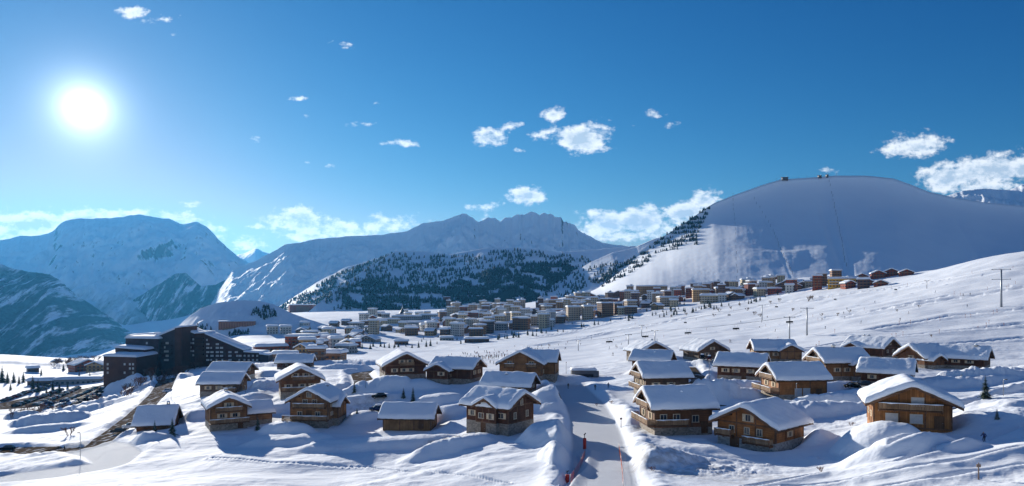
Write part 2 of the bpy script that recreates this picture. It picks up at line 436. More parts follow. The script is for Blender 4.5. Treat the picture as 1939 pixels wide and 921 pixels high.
ROUGH = []
for (px, py, rx, ry, am) in [(1260,885,11,10,.22),(1340,882,11,9,.26),(1400,895,12,7,.2),(1900,900,8,6,.15),(1925,800,7,9,.3),(1200,800,3.0,26,.22),(860,845,9,7,.4),(1060,800,6,10,.15),(1075,890,4,7,.3),
                             (480,745,9,14,.32),(520,760,8,10,.32),(690,775,12,12,.3),(820,775,6,9,.25),(380,770,8,14,.25),(60,800,22,10,.4),(150,790,24,10,.4),(250,765,14,20,.4),(285,730,12,22,.35),(70,890,22,7,.2),(240,850,10,10,.2),(1560,800,12,9,.2),(1500,840,7,6,.2),(1320,755,10,12,.3),(1010,735,10,8,.25),(1085,715,9,8,.3),(640,720,14,14,.3),(1850,760,16,8,.25)]:
    x_, y_ = base_hit(px, py); ROUGH.append((x_, y_, rx, ry, am))
# long lines: photo pixels of the centre line, half width (m), mode; piste = smooth and slightly sunk, cut = step along the line
LINES = []
def line(pts, w, depth, smooth, kind):
    P = np.array([base_hit(*p) for p in pts]); LINES.append((P, w, depth, smooth, kind))
line([(1078,728),(1092,745),(1108,762),(1122,790),(1132,830),(1138,880),(1142,921)], 5.0, -0.9, 1, 'piste')
line([(0,905),(90,895),(150,888),(200,880),(222,865),(205,852),(170,846),(120,846)], 5.0, -0.35, 1, 'piste')
line([(0,850),(60,850),(120,852),(185,838),(230,805),(262,780),(285,758),(305,738),(318,715),(335,705)], 4.2, -0.8, 1, 'road')
line([(640,745),(668,735),(690,722),(680,705),(720,700)], 4.0, -0.6, 1, 'road')
line([(1290,740),(1330,718),(1310,705),(1300,692)], 3.6, -0.6, 1, 'road')
line([(1290,760),(1400,768),(1520,775),(1620,772)], 3.4, -0.8, 1, 'road')
line([(1800,772),(1850,762),(1900,748),(1939,738),(2000,722)], 3.0, -1.0, 1, 'road')
line([(0,768),(60,766),(120,752),(170,738),(225,726)], 26.0, -.2, 1, 'road')
line([(690,780),(740,775),(800,778)], 3.5, -.5, 1, 'road')
for pts, w, dp in [([(1010,640),(1150,612),(1300,585),(1450,565),(1560,548)], 6, -1.6), ([(1000,655),(1150,630),(1300,603),(1420,585),(1500,570),(1640,552),(1800,530),(1939,505)], 6, -1.5),
                   ([(1150,650),(1350,628),(1500,612),(1650,590),(1800,560),(1939,540)], 5, -0.9), ([(1300,655),(1500,640),(1640,625),(1800,600),(1939,588)], 5, -0.9),
                   ([(1500,665),(1650,640),(1800,628),(1939,615)], 4, -0.7), ([(1600,600),(1750,575),(1939,545)], 4, -0.7), ([(1700,555),(1850,525),(1939,512)], 4, -0.7),([(1700,650),(1800,652),(1939,640)], 4, -0.8)]:
    line(pts, w, dp, 0.5, 'cut')
for pts, w, dp in [([(1420,921),(1560,893),(1700,872),(1800,848),(1939,812)], 1.6, -.45), ([(1500,921),(1640,900),(1780,880),(1939,848)], 1.8, -.5), ([(1660,921),(1800,900),(1939,878)], 1.6, -.4), ([(1560,868),(1680,858),(1790,836)], 1.3, -.4), ([(400,868),(520,880),(700,886),(860,905),(960,915)], 0.8, -.3), ([(1180,840),(1240,850),(1330,868),(1440,880)], 1.2, -.35), ([(1060,921),(1075,900),(1095,880),(1105,850)], 1.4, -.5)]:
    line(pts, w, dp, 0.2, 'cut')

def seg_dist(x, y, P):
    best = np.full(x.shape, 1e9)
    side = np.zeros(x.shape)
    for a, b in zip(P[:-1], P[1:]):
        d = b - a; L2 = d @ d
        t = np.clip(((x - a[0]) * d[0] + (y - a[1]) * d[1]) / L2, 0, 1)
        ex = x - a[0] - t * d[0]; ey = y - a[1] - t * d[1]
        q = np.hypot(ex, ey); s = np.sign(ex * d[1] - ey * d[0])
        k = q < best
        best = np.where(k, q, best); side = np.where(k, s, side)
    return best, side

PADS = []      # (x, y, radius, z): level ground below buildings, filled in later
def smooth_mask(x, y):
    m = np.zeros(np.shape(x))
    for P, w, dp, sm, kind in LINES:
        lo = P.min(0) - w * 3; hi = P.max(0) + w * 3
        k = (x > lo[0]) & (x < hi[0]) & (y > lo[1]) & (y < hi[1])
        if not k.any(): continue
        q, _ = seg_dist(x[k], y[k], P)
        m[k] = np.maximum(m[k], sm * sstep(w * 1.6, w * 0.9, q))
    return m

def ground(x, y):
    x = np.atleast_1d(np.asarray(x, float)); y = np.atleast_1d(np.asarray(y, float))
    z = base_h(x, y)
    r = np.hypot(x, y)
    sm = smooth_mask(x, y)
    u = x / np.maximum(y, 1)
    town = sstep(420, 600, r)
    near = sstep(40, 90, r) * (1 - sstep(280, 400, r))
    rough = near * (1 - sm)
    # wind-shaped drifts
    z = z + rough * (1.0 * fbm(x / 38, y / 22, 2, 1) + 0.5 * (1 - np.abs(fbm(x / 13 + 5, y / 8, 3, 4)) * 3) * 0.5 * sstep(-0.1, 0.25, fbm(x / 40, y / 40, 2, 9)))
    z = z + rough * 0.16 * fbm(x / 3.2, y / 2.6, 3, 12) * sstep(0.0, 0.3, fbm(x / 24, y / 18, 2, 21))
    # wind ridges (sastrugi) and trodden, rough patches
    wr = ridged(x / 17 + 0.5 * y / 17, y / 7.5, 3, 71, 0.5)
    z = z + rough * 0.38 * (wr + 0.2) * sstep(-0.05, 0.3, fbm(x / 45, y / 30, 2, 73))
    for (bx, by, rx, ry, am) in ROUGH:
        k = (np.abs(x - bx) < rx * 1.3) & (np.abs(y - by) < ry * 1.3)
        if not k.any(): continue
        q = np.sqrt(((x[k] - bx) / rx) ** 2 + ((y[k] - by) / ry) ** 2) + 0.3 * fbm(x[k] / 6, y[k] / 6, 2, 77)
        z[k] += am * sstep(1.0, 0.6, q) * (1 - sm[k]) * (0.6 * ridged(x[k] / 3.4, y[k] / 2.8, 3, 79) + 0.5 * np.clip(fbm(x[k] / 1.5, y[k] / 1.5, 3, 81), -.2, 1))
    far = sstep(280, 420, r) * (1 - sstep(1500, 2200, r))
    z = z + far * (1 - 0.97 * np.where(sm > 0.5, sm, sm * 0.6)) * (2.2 * fbm(x / 90, y / 60, 4, 31) + 0.5 * fbm(x / 22, y / 16, 2, 33))
    for (bx, by, rx, ry, h, rot, hard) in BUMPS:
        R2 = max(rx, ry) * 1.6
        k = (np.abs(x - bx) < R2) & (np.abs(y - by) < R2)
        if not k.any(): continue
        dx, dy = x[k] - bx, y[k] - by
        c, s = math.cos(rot), math.sin(rot)
        a = (dx * c + dy * s) / rx; b = (-dx * s + dy * c) / ry
        q = np.sqrt(a * a + b * b) + 0.16 * fbm(x[k] / 7.0, y[k] / 7.0, 2, 41)
        e = np.clip(1 - q ** (1 + hard), 0, 1)
        prof = e ** (1.0 / hard) if hard > 1.3 else e * e * (3 - 2 * e)
        z[k] += h * prof * (1 + (0.30 if hard > 1.4 else 0.10) * fbm(x[k] / 2.4, y[k] / 2.4, 3, 44)) * (1 - 0.95 * sm[k])
    for P, w, dp, smo, kind in LINES:
        lo = P.min(0) - w * 3; hi = P.max(0) + w * 3
        k = (x > lo[0]) & (x < hi[0]) & (y > lo[1]) & (y < hi[1])
        if not k.any(): continue
        q, side = seg_dist(x[k], y[k], P)
        if kind == 'cut':
            z[k] += 1.9 * dp * sstep(w * 1.0, w * 0.2, q) + np.where(side > 0, 1, 0) * (-dp) * 1.2 * sstep(w * 2.4, w * 0.4, q)
        else:
            z[k] += dp * sstep(w * 1.35, w * 0.9, q) + (0.5 if dp < -0.5 else 0.2) * np.exp(-((q - w * 1.6) / (w * 0.3)) ** 2) * (0.7 + 0.8 * fbm(x[k] / 4, y[k] / 4, 2, 51))
    for (bx, by, rad, pz) in PADS:
        k = (np.abs(x - bx) < rad * 1.9) & (np.abs(y - by) < rad * 1.9)
        if not k.any(): continue
        q = np.hypot(x[k] - bx, y[k] - by)
        w_ = sstep(rad * 1.7, rad * 0.9, q)
        z[k] = z[k] * (1 - w_) + w_ * (pz + 0.25 * fbm(x[k] / 4, y[k] / 4, 3, 61))
    return z
def gz(x, y): return float(ground(np.array([x]), np.array([y]))[0])
def at(px, py):
    x, y = base_hit(px, py); return Vector((x, y, gz(x, y)))

M_SNOW = None
def make_snow_ground():
    m, nt, bs = newmat('snow ground')
    co = coords(nt, 'Object')
    a = noise(nt, co, 0.55, 8, 0.62); b = noise(nt, co, 0.03, 5, 0.55)
    c = noise(nt, mapping(nt, co, (0.05, 0.3, 0.3), rot=(0, 0, R(18))), 1.0, 6, 0.6)
    att = nt.nodes.new('ShaderNodeAttribute'); att.attribute_name = 'groom'
    wv = nt.nodes.new('ShaderNodeTexWave'); wv.inputs['Scale'].default_value = 2.2; wv.inputs['Distortion'].default_value = 3.0; wv.inputs['Detail'].default_value = 2
    nt.links.new(co, wv.inputs['Vector'])
    rock = nt.nodes.new('ShaderNodeAttribute'); rock.attribute_name = 'dirt'
    base = mixc(nt, ramp(nt, b, [(0.35, 0.0), (0.7, 1.0)]), (0.80, 0.83, 0.88), (0.87, 0.89, 0.92))
    base = mixc(nt, math_(nt, 'MULTIPLY', rock.outputs['Fac'], ramp(nt, noise(nt, co, 0.6, 6, 0.7), [(0.42, 0.0), (0.6, 1.0)])), base, (0.16, 0.12, 0.085))
    trk = math_(nt, 'MULTIPLY', att.outputs['Fac'], math_(nt, 'MULTIPLY_ADD', ramp(nt, noise(nt, co, 0.4, 5, 0.6), [(0.35, 0.0), (0.65, 1.0)]), 0.35, 0.12))
    base = mixc(nt, trk, base, (0.76, 0.79, 0.84))
    nt.links.new(base, bs.inputs['Base Color'])
    bs.inputs['Roughness'].default_value = 0.8
    bs.inputs['Specular IOR Level'].default_value = 0.08
    h = math_(nt, 'ADD', math_(nt, 'MULTIPLY', a, 0.5), math_(nt, 'MULTIPLY', c, 0.8))
    h = math_(nt, 'ADD', h, math_(nt, 'MULTIPLY', math_(nt, 'MULTIPLY', wv.outputs['Fac'], att.outputs['Fac']), 0.45))
    bump(nt, bs, h, 0.75, 0.4)
    return m

def build_ground():
    az_f = np.radians(np.arange(-42, 42.001, 0.058))
    az_l = np.radians(np.arange(-180, -42, 2.5)); az_r = np.radians(np.arange(44, 179, 2.5))
    az = np.concatenate([az_l, az_f, az_r])
    r = [4.0]
    while r[-1] < 6200:
        k = 1.05 if r[-1] < 55 else (1.0052 if r[-1] < 320 else (1.009 if r[-1] < 1300 else 1.04))
        r.append(r[-1] * k)
    r = np.array(r)
    A, RR = np.meshgrid(az, r, indexing='ij')
    X = RR * np.sin(A); Y = RR * np.cos(A)
    Z = ground(X.ravel(), Y.ravel()).reshape(X.shape)
    P = np.stack([X, Y, Z], -1)
    P = P[:, ::1]
    o = grid_mesh('snow_ground', P.transpose(1, 0, 2), make_snow_ground(), close=True)
    me = o.data
    sm = np.zeros(X.size)
    XR, YR = P.transpose(1, 0, 2)[..., 0].ravel(), P.transpose(1, 0, 2)[..., 1].ravel()
    for Pl, w, dp, smo, kind in LINES:
        if kind != 'piste': continue
        q, _ = seg_dist(XR, YR, Pl); sm = np.maximum(sm, sstep(w * 1.1, w * 0.9, q))
    at_ = me.attributes.new('groom', 'FLOAT', 'POINT'); at_.data.foreach_set('value', sm.astype(np.float32))
    dirt = np.zeros(X.size)
    for (px, py, rx, ry, am) in DIRT:
        bx, by = base_hit(px, py)
        q = np.sqrt(((XR - bx) / rx) ** 2 + ((YR - by) / ry) ** 2)
        dirt = np.maximum(dirt, am * sstep(1.0, 0.55, q))
    at2 = me.attributes.new('dirt', 'FLOAT', 'POINT'); at2.data.foreach_set('value', dirt.astype(np.float32))
    tag(o, kind='structure')
    return o
DIRT = [(845,846,8,6,.9),(872,838,6,5,.8),(1270,880,10,8,.45),(1310,890,9,7,.45),(1400,905,9,6,.35),(120,772,30,5,.5),(60,790,24,5,.45),(230,770,12,16,.4),(1840,766,20,3,.5),(480,748,8,10,.35),(700,772,10,8,.35),(300,745,6,22,.5)]
# ------------------------------------------------------------------ mountains and hills
def mountain_mat(name, rock, snowline, steep, wood=None, woodc=(0.035, 0.05, 0.055), scale=1.0, streak=1.0):
    """snow on the flatter faces, rock on the steep ones, a dark wooded foot with snow-filled gullies"""
    m, nt, bs = newmat(name)
    geo = nt.nodes.new('ShaderNodeNewGeometry')
    pos = geo.outputs['Position']
    sp = nt.nodes.new('ShaderNodeSeparateXYZ'); nt.links.new(pos, sp.inputs[0])
    sn = nt.nodes.new('ShaderNodeSeparateXYZ'); nt.links.new(geo.outputs['Normal'], sn.inputs[0])
    n1 = noise(nt, mapping(nt, pos, (0.004 * scale, 0.004 * scale, 0.0016 * scale)), 1.0, 9, 0.65)
    n2 = noise(nt, mapping(nt, pos, (0.02 * scale, 0.02 * scale, 0.006 * scale)), 1.0, 7, 0.68)
    nn = math_(nt, 'ADD', math_(nt, 'MULTIPLY', n1, 0.5), math_(nt, 'MULTIPLY', n2, 0.5))
    st = math_(nt, 'ADD', sn.outputs[2], math_(nt, 'MULTIPLY', math_(nt, 'SUBTRACT', nn, 0.5), 1.3))
    rk = ramp(nt, st, [(steep - 0.09, 1.0), (steep + 0.05, 0.0)])
    fac = rk
    rc = mixc(nt, n2, tuple(c * 0.55 for c in rock), tuple(min(1, c * 1.5) for c in rock))
    sc = mixc(nt, n1, (0.84, 0.87, 0.91), (0.91, 0.92, 0.94))
    col = mixc(nt, fac, sc, rc)
    if wood is not None:
        hgt = math_(nt, 'ADD', sp.outputs[2], math_(nt, 'MULTIPLY', math_(nt, 'SUBTRACT', n1, 0.5), wood[1] * 2.2))
        wm = ramp(nt, math_(nt, 'DIVIDE', math_(nt, 'SUBTRACT', wood[0], hgt), wood[1]), [(0.0, 0.0), (1.0, 1.0)])
        brk = ramp(nt, noise(nt, mapping(nt, pos, (0.008 * scale, 0.0012 * scale, 0.0014 * scale)), 1.0, 7, 0.7), [(0.41, 0.0), (0.49, 1.0)])
        wm = math_(nt, 'MULTIPLY', wm, brk)
        fl = noise(nt, pos, 0.05, 3, 0.7)
        wc = mixc(nt, ramp(nt, fl, [(0.35, 0.0), (0.7, 1.0)]), woodc, tuple(c * 2.6 for c in woodc))
        col = mixc(nt, wm, col, wc)
    nt.links.new(col, bs.inputs['Base Color'])
    bs.inputs['Roughness'].default_value = 0.75; bs.inputs['Specular IOR Level'].default_value = 0.15
    bump(nt, bs, n2, 0.6, 14.0 / scale)
    return m

def silh(pts, px):
    P = sorted(pts); x = [p[0] for p in P]; y = [p[1] for p in P]
    return np.interp(px, x, y)

def mountain(name, pts, d, front, back, foot_z, mat, amp=0.12, crest=2.0, wl=500, shape=1.0, step=2.0, rows=110, seed=0, gul=1.0, dvar=0.0, smooth=True, wob=0.0, gl=2.4, fcrest=0.0, post=None, dpts=None, foot_d=None):
    """pts: skyline in photo pixels seen at distance d. A solid ridge with a front and a back flank; returns a height sampler too"""
    x0, x1 = min(p[0] for p in pts), max(p[0] for p in pts)
    px = np.arange(x0, x1 + step, step)
    sy = silh(pts, px)
    k = np.exp(-0.5 * (np.arange(-4, 5) / 1.3) ** 2); k /= k.sum()
    sy = np.convolve(np.pad(sy, 4, mode='edge'), k, 'valid')
    sy = sy + crest * fbm(px / 22.0, px * 0 + seed, 5, seed, 0.6)
    if fcrest: sy = sy + fcrest * ridged(px / 16.0, px * 0 + seed + 2.2, 4, seed + 4, 0.6) * np.interp(px, [840, 880, 1090, 1130], [0, 1, 1, 0])
    u = (px - CX) / F
    dd = d * (1 + dvar * np.sin((px - x0) / (x1 - x0) * math.pi * 2 + seed)) + wob * fbm(px / 160.0, px * 0 + 3.3, 3, seed + 3)
    if dpts: dd = np.interp(px, [p[0] for p in dpts], [p[1] for p in dpts])
    if foot_d: front = np.maximum(dd - foot_d, 60)[None, :]
    zc = (HY - sy) / F * dd
    tf = np.linspace(1, 0, rows) ** 1.25
    tb = np.linspace(0, 1, max(12, rows // 5))[1:]
    t = np.concatenate([tf, -tb])
    T, Uu = np.meshgrid(t, u, indexing='ij')
    D = np.where(T >= 0, dd[None, :] - front * T, dd[None, :] - back * T)
    X = Uu * (D + (dd[None, :] - D) * 0.06)
    drop = np.where(T >= 0, np.clip(T, 0, 1) ** shape, np.clip(-T, 0, 1) ** 0.9)
    Z = zc[None, :] - (zc[None, :] - foot_z) * drop
    env = np.clip(np.abs(T) * 5, 0, 1) * np.clip((1.02 - np.abs(T)) * 4, 0.0, 1)
    hgt = np.maximum(zc - foot_z, 1)[None, :]
    g = ridged(X / wl + 0.15 * fbm(X / wl, D / wl, 3, seed + 2), D / (wl * gl), 6, seed + 1, 0.55) - 0.25
    Z = Z + amp * hgt * env * g * gul + amp * hgt * env * 0.35 * fbm(X / (wl * 0.3), D / (wl * 0.3), 5, seed + 9, 0.6)
    if post is not None: Z = post(X, D, Z, T)
    P = np.stack([X, D, Z], -1)
    o = grid_mesh(name, P, mat, smooth)
    tag(o, kind='structure')
    return o, (X, D, Z)

M_MTN_FAR = mountain_mat('far mountain', (0.15, 0.14, 0.14), 0, 0.58, wood=(120, 420), scale=0.8)
M_MTN_DARK = mountain_mat('wooded mountain', (0.10, 0.095, 0.10), 0, 0.66, wood=(330, 220), scale=2.4)
M_MTN_SNOW = mountain_mat('snow mountain', (0.17, 0.16, 0.17), 0, 0.46, scale=1.3)
M_HILL = snow_mat('hill snow', 0.05, 0.006, 0.5)
M_SKI = snow_mat('ski hill snow', 0.12, 0.006, 0.18)
M_HILLROCK = mountain_mat('hill with scree', (0.15, 0.13, 0.11), 0, 0.46, scale=3.0)
def ski_tracks(X, D, Z, T):
    # groomed runs, lift lines and cut banks down the face of the ski hill
    a = CX + F * X / D; b = HY - F * Z / D
    f = np.clip(T * 8, 0, 1) * (T > 0)
    for pts, w, dp in (([(1548,335),(1560,400),(1575,450),(1600,520)], 8, 4.0), ([(1575,335),(1590,420),(1612,520)], 5, 2.5), ([(1427,378),(1470,450),(1505,540)], 3, 0.6), ([(1800,380),(1815,430),(1850,480)], 6, 1.5)):
        c = np.interp(b, [p[1] for p in pts], [p[0] for p in pts])
        Z = Z - f * dp * np.exp(-((a - c) / w) ** 2)
    Z = Z + f * 0.22 * fbm(a / 9.0, b / 70.0, 3, 91) + f * 1.0 * fbm(a / 60.0, b / 60.0, 3, 92) + f * 13.0 * fbm(a / 210.0, b / 120.0, 2, 95)
    # a flat-topped bench with a sharp edge above the lifts
    c = sstep(1382, 1430, a) * (1 - sstep(1505, 1530, a)) * sstep(466, 474, b)
    return Z + f * c * 2.5 * (1 - sstep(474, 530, b))
HILLS = {}
def hill(key, *a, **k):
    o, s = mountain(*a, **k); HILLS[key] = (o, s); return o

hill('far', 'mountain', [(-420,500),(-200,470),(0,456),(40,447),(75,446),(100,438),(118,421),(150,413),(190,414),(230,411),(262,406),(290,412),(320,414),(345,426),(372,420),(395,433),(412,452),(432,472),(455,489),(475,500),(520,522),(600,545),(700,570)],
     7500, 3300, 2500, -500, M_MTN_FAR, amp=0.16, crest=3.0, wl=900, shape=0.95, seed=2, rows=130, wob=300)
hill('farther', 'mountain', [(380,505),(430,488),(462,480),(485,470),(500,478),(540,486),(600,490),(700,500)], 11000, 3000, 3000, -300, M_MTN_SNOW, amp=0.1, crest=2, wl=900, seed=4, rows=50)
hill('mid', 'mountain', [(150,640),(200,600),(240,575),(290,545),(330,520),(352,517),(380,542),(405,540),(430,530),(455,540),(480,560),(510,578),(560,600),(640,620)],
     5200, 900, 900, -560, M_MTN_DARK, amp=0.09, crest=3.0, wl=260, shape=0.9, seed=7, rows=90, gl=6.0)
hill('leftdark', 'mountain', [(-420,440),(-250,470),(-80,492),(0,500),(30,511),(65,516),(95,520),(115,532),(140,556),(170,575),(205,598),(240,625),(290,650),(340,668),(430,690)],
     3700, 1000, 1200, -420, M_MTN_DARK, amp=0.075, crest=2.5, wl=230, shape=0.95, seed=9, rows=130, gl=7.0)
hill('long', 'mountain', [(400,575),(425,535),(440,512),(490,491),(540,464),(600,453),(660,448),(720,445),(770,438),(800,423),(840,419),(862,412),(877,408),(890,415),(905,421),(935,417),(948,421),(965,412),(1000,407),(1030,407),(1055,414),(1080,427),(1110,446),(1140,460),(1250,475),(1380,490)],
     4500, 1250, 1500, -200, M_MTN_SNOW, amp=0.11, crest=2.5, wl=330, shape=0.85, seed=12, rows=150, wob=150, step=1.5, fcrest=-7.0)
hill('right back', 'mountain', [(1600,440),(1700,410),(1790,372),(1830,360),(1870,357),(1910,360),(1939,350),(2100,330),(2300,350)], 4800, 1500, 1200, -50, M_MTN_SNOW, amp=0.14, crest=3, wl=380, seed=15, rows=70)
hill('spur back', 'hill', [(470,612),(500,598),(540,574),(560,560),(600,535),(650,509),(700,494),(752,478),(800,482),(850,490),(950,500)], 2750, 700, 500, -90, M_HILL, amp=0.06, crest=1.5, wl=200, seed=18, rows=70, shape=0.9)
hill('wooded', 'hill', [(585,590),(600,577),(640,545),(690,511),(735,484),(750,476),(800,476),(850,483),(920,470),(980,469),(1060,478),(1120,474),(1200,466),(1300,480)], 2450, 750, 500, -70, M_HILL, amp=0.05, crest=1.2, wl=260, seed=21, rows=90, shape=0.9, dpts=[(585,1770),(600,1790),(650,2010),(750,2450),(1300,2450)], foot_d=1690)
hill('rib', 'hill', [(955,606),(1000,573),(1040,546),(1080,520),(1120,496),(1160,479),(1200,470),(1240,452),(1300,440),(1400,430)], 2150, 500, 400, -60, M_HILL, amp=0.05, crest=1.2, wl=160, seed=24, rows=70, shape=0.9)
hill('ski', 'hill', [(1080,575),(1105,556),(1135,538),(1180,500),(1230,463),(1260,446),(1300,420),(1350,386),(1390,370),(1440,352),(1480,340),(1530,337),(1580,333),(1640,333),(1690,338),(1720,348),(1760,364),(1810,375),(1860,383),(1939,391),(2100,410),(2350,470)],
     2050, 860, 700, -10, M_SKI, amp=0.012, crest=0.4, wl=420, seed=27, rows=150, shape=0.60, post=ski_tracks)
hill('white', 'hill', [(300,660),(330,626),(350,606),(380,584),(410,574),(450,569),(490,570),(520,577),(545,590),(575,602),(640,622)], 1020, 210, 200, -85, M_HILL, amp=0.06, crest=0.8, wl=70, seed=30, rows=70, shape=0.9)
# ------------------------------------------------------------------ chalet materials
def wood_mat(name, col, plank=5.2, vertical=False, var=0.45):
    m, nt, bs = newmat(name)
    co = coords(nt, 'Object')
    sp = nt.nodes.new('ShaderNodeSeparateXYZ'); nt.links.new(co, sp.inputs[0])
    ax = math_(nt, 'ADD', sp.outputs[0], sp.outputs[1]) if vertical else sp.outputs[2]
    row = math_(nt, 'FLOOR', math_(nt, 'MULTIPLY', ax, plank))
    wn = nt.nodes.new('ShaderNodeTexWhiteNoise'); wn.noise_dimensions = '1D'; nt.links.new(row, wn.inputs['W'])
    fr = math_(nt, 'FRACT', math_(nt, 'MULTIPLY', ax, plank))
    gap = ramp(nt, fr, [(0.0, 0.35), (0.10, 1.0), (0.92, 1.0), (1.0, 0.45)])
    grain = noise(nt, mapping(nt, co, (1.2, 1.2, 9.0) if not vertical else (9, 9, 1.2)), 1.0, 6, 0.65)
    big = noise(nt, mapping(nt, co, (0.5, 0.5, 0.35)), 1.0, 5, 0.65)
    f = math_(nt, 'ADD', math_(nt, 'MULTIPLY', wn.outputs['Value'], 0.45), math_(nt, 'MULTIPLY', grain, 0.55))
    c = mixc(nt, f, tuple(k * (1 - var) for k in col), tuple(min(1, k * (1 + var)) for k in col))
    c = mixc(nt, ramp(nt, big, [(0.36, 0.9), (0.60, 0.0)]), c, tuple(k * 0.45 for k in col))
    c = mixc(nt, 1.0, c, gap, 'MULTIPLY')
    nt.links.new(c, bs.inputs['Base Color'])
    bs.inputs['Roughness'].default_value = 0.72; bs.inputs['Specular IOR Level'].default_value = 0.25
    bump(nt, bs, gap, 0.6, 0.03)
    return m
def stone_mat(name, col):
    m, nt, bs = newmat(name)
    co = coords(nt, 'Object')
    vo = nt.nodes.new('ShaderNodeTexVoronoi'); vo.inputs['Scale'].default_value = 2.1; nt.links.new(mapping(nt, co, (1, 1, 1.5)), vo.inputs['Vector'])
    ve = nt.nodes.new('ShaderNodeTexVoronoi'); ve.feature = 'DISTANCE_TO_EDGE'; ve.inputs['Scale'].default_value = 2.1; nt.links.new(mapping(nt, co, (1, 1, 1.5)), ve.inputs['Vector'])
    g = nt.nodes.new('ShaderNodeSeparateColor'); nt.links.new(vo.outputs['Color'], g.inputs[0])
    c = mixc(nt, g.outputs[0], tuple(k * 0.55 for k in col), tuple(min(1, k * 1.4) for k in col))
    c = mixc(nt, ramp(nt, ve.outputs['Distance'], [(0.0, 1.0), (0.06, 0.0)]), c, tuple(k * 0.9 + 0.05 for k in col))
    c = mixc(nt, math_(nt, 'MULTIPLY', noise(nt, co, 9, 4), 0.4), c, tuple(k * 0.5 for k in col))
    nt.links.new(c, bs.inputs['Base Color']); bs.inputs['Roughness'].default_value = 0.85
    bump(nt, bs, ve.outputs['Distance'], 0.5, 0.06)
    return m
def glass_mat(name='window glass'):
    m, nt, bs = newmat(name)
    n = noise(nt, coords(nt), 0.8, 2)
    nt.links.new(mixc(nt, n, (0.015, 0.02, 0.03), (0.06, 0.07, 0.08)), bs.inputs['Base Color'])
    bs.inputs['Roughness'].default_value = 0.08; bs.inputs['Specular IOR Level'].default_value = 0.6
    return m
WOOD = {'honey': wood_mat('honey timber', (0.37, 0.172, 0.068)), 'orange': wood_mat('orange timber', (0.42, 0.165, 0.050)),
        'brown': wood_mat('brown timber', (0.225, 0.095, 0.042)), 'dark': wood_mat('dark timber', (0.115, 0.043, 0.023)),
        'weathered': wood_mat('weathered timber', (0.17, 0.105, 0.068)), 'planked': wood_mat('orange upright boards', (0.40, 0.165, 0.052), 3.0, True, 0.6), 'board': wood_mat('upright boards', (0.36, 0.19, 0.08), 4.0, True)}
M_ROOFW = wood_mat('roof timber', (0.13, 0.065, 0.035), 3.0, True)
M_BARGE = wood_mat('bargeboard timber', (0.20, 0.10, 0.055), 3.0)
M_RAIL = wood_mat('railing timber', (0.36, 0.22, 0.12), 6.0, True)
M_STONE = stone_mat('rubble stone', (0.30, 0.25, 0.20)); M_STONEG = stone_mat('grey stone', (0.38, 0.37, 0.35))
M_RENDER = plain('pale render', (0.62, 0.56, 0.46), 0.9, var=0.12)
M_ROOFSNOW = snow_mat('roof snow', 0.9, 0.12, 0.3)
M_GLASS = glass_mat(); M_FRAME = plain('pale window wood', (0.62, 0.52, 0.38), 0.6); M_SHUT = plain('light shutter wood', (0.66, 0.50, 0.32), 0.7, var=0.2)
M_SHUTW = plain('roller shutter grey', (0.52, 0.50, 0.49), 0.6, var=0.1); M_METAL = plain('grey steel', (0.32, 0.33, 0.35), 0.45, 0.6)
M_DOOR = wood_mat('door timber', (0.20, 0.10, 0.05), 4.0, True)

_mc = {}
def cached(key, fn):
    if key not in _mc: _mc[key] = fn()
    return _mc[key]
def inst(name, me, parent, loc, rz=0.0):
    o = bpy.data.objects.new(name, me); o.location = loc; o.rotation_euler = (0, 0, rz)
    return link(o, parent)
def frame_mesh(w, h):
    def f():
        m = MB(); t = 0.10
        m.box((0, -0.05, h/2 - t/2), (w, 0.12, t)); m.box((0, -0.05, -h/2 + t/2), (w + 0.16, 0.18, t))
        for s in (-1, 1): m.box((s * (w/2 - t/2), -0.05, 0), (t, 0.119, h - 2 * t))
        if w > 0.8: m.box((0, -0.045, 0), (0.06, 0.09, h - 2 * t))
        return m.mesh('window', M_FRAME)
    return cached(('fr', w, h), f)
def pane_mesh(w, h):
    def f():
        m = MB(); m.box((0, -0.012, 0), (w - 0.2, 0.02, h - 0.2)); return m.mesh('pane', M_GLASS)
    return cached(('pa', w, h), f)
def shutter_mesh(w, h, mat):
    def f():
        m = MB(); m.box((0, -0.05, 0), (w, 0.06, h))
        for z in (-h * 0.3, h * 0.3): m.box((0, -0.095, z), (w * 0.9, 0.03, 0.1))
        return m.mesh('shutter', mat)
    return cached(('sh', w, h, mat.name), f)
def window(parent, face, t, z, w=1.2, h=1.2, shut='side', mat=None):
    """face = (origin on the wall at z=0, rotation); t along the wall"""
    o0, rz = face
    p = o0 + Matrix.Rotation(rz, 3, 'Z') @ Vector((t, 0, 0)); p.z = z
    wo = inst('window', frame_mesh(w, h), parent, p, rz)
    inst('pane', pane_mesh(w, h), wo, (0, 0, 0))
    if shut == 'side':
        for s in (-1, 1): inst('shutter', shutter_mesh(0.5, h, mat or M_SHUT), wo, (s * (w/2 + 0.29), 0, 0))
    elif shut == 'closed':
        inst('shutter', shutter_mesh(w - 0.1, h - 0.1, mat or M_SHUTW), wo, (0, -0.05, 0))
    return wo
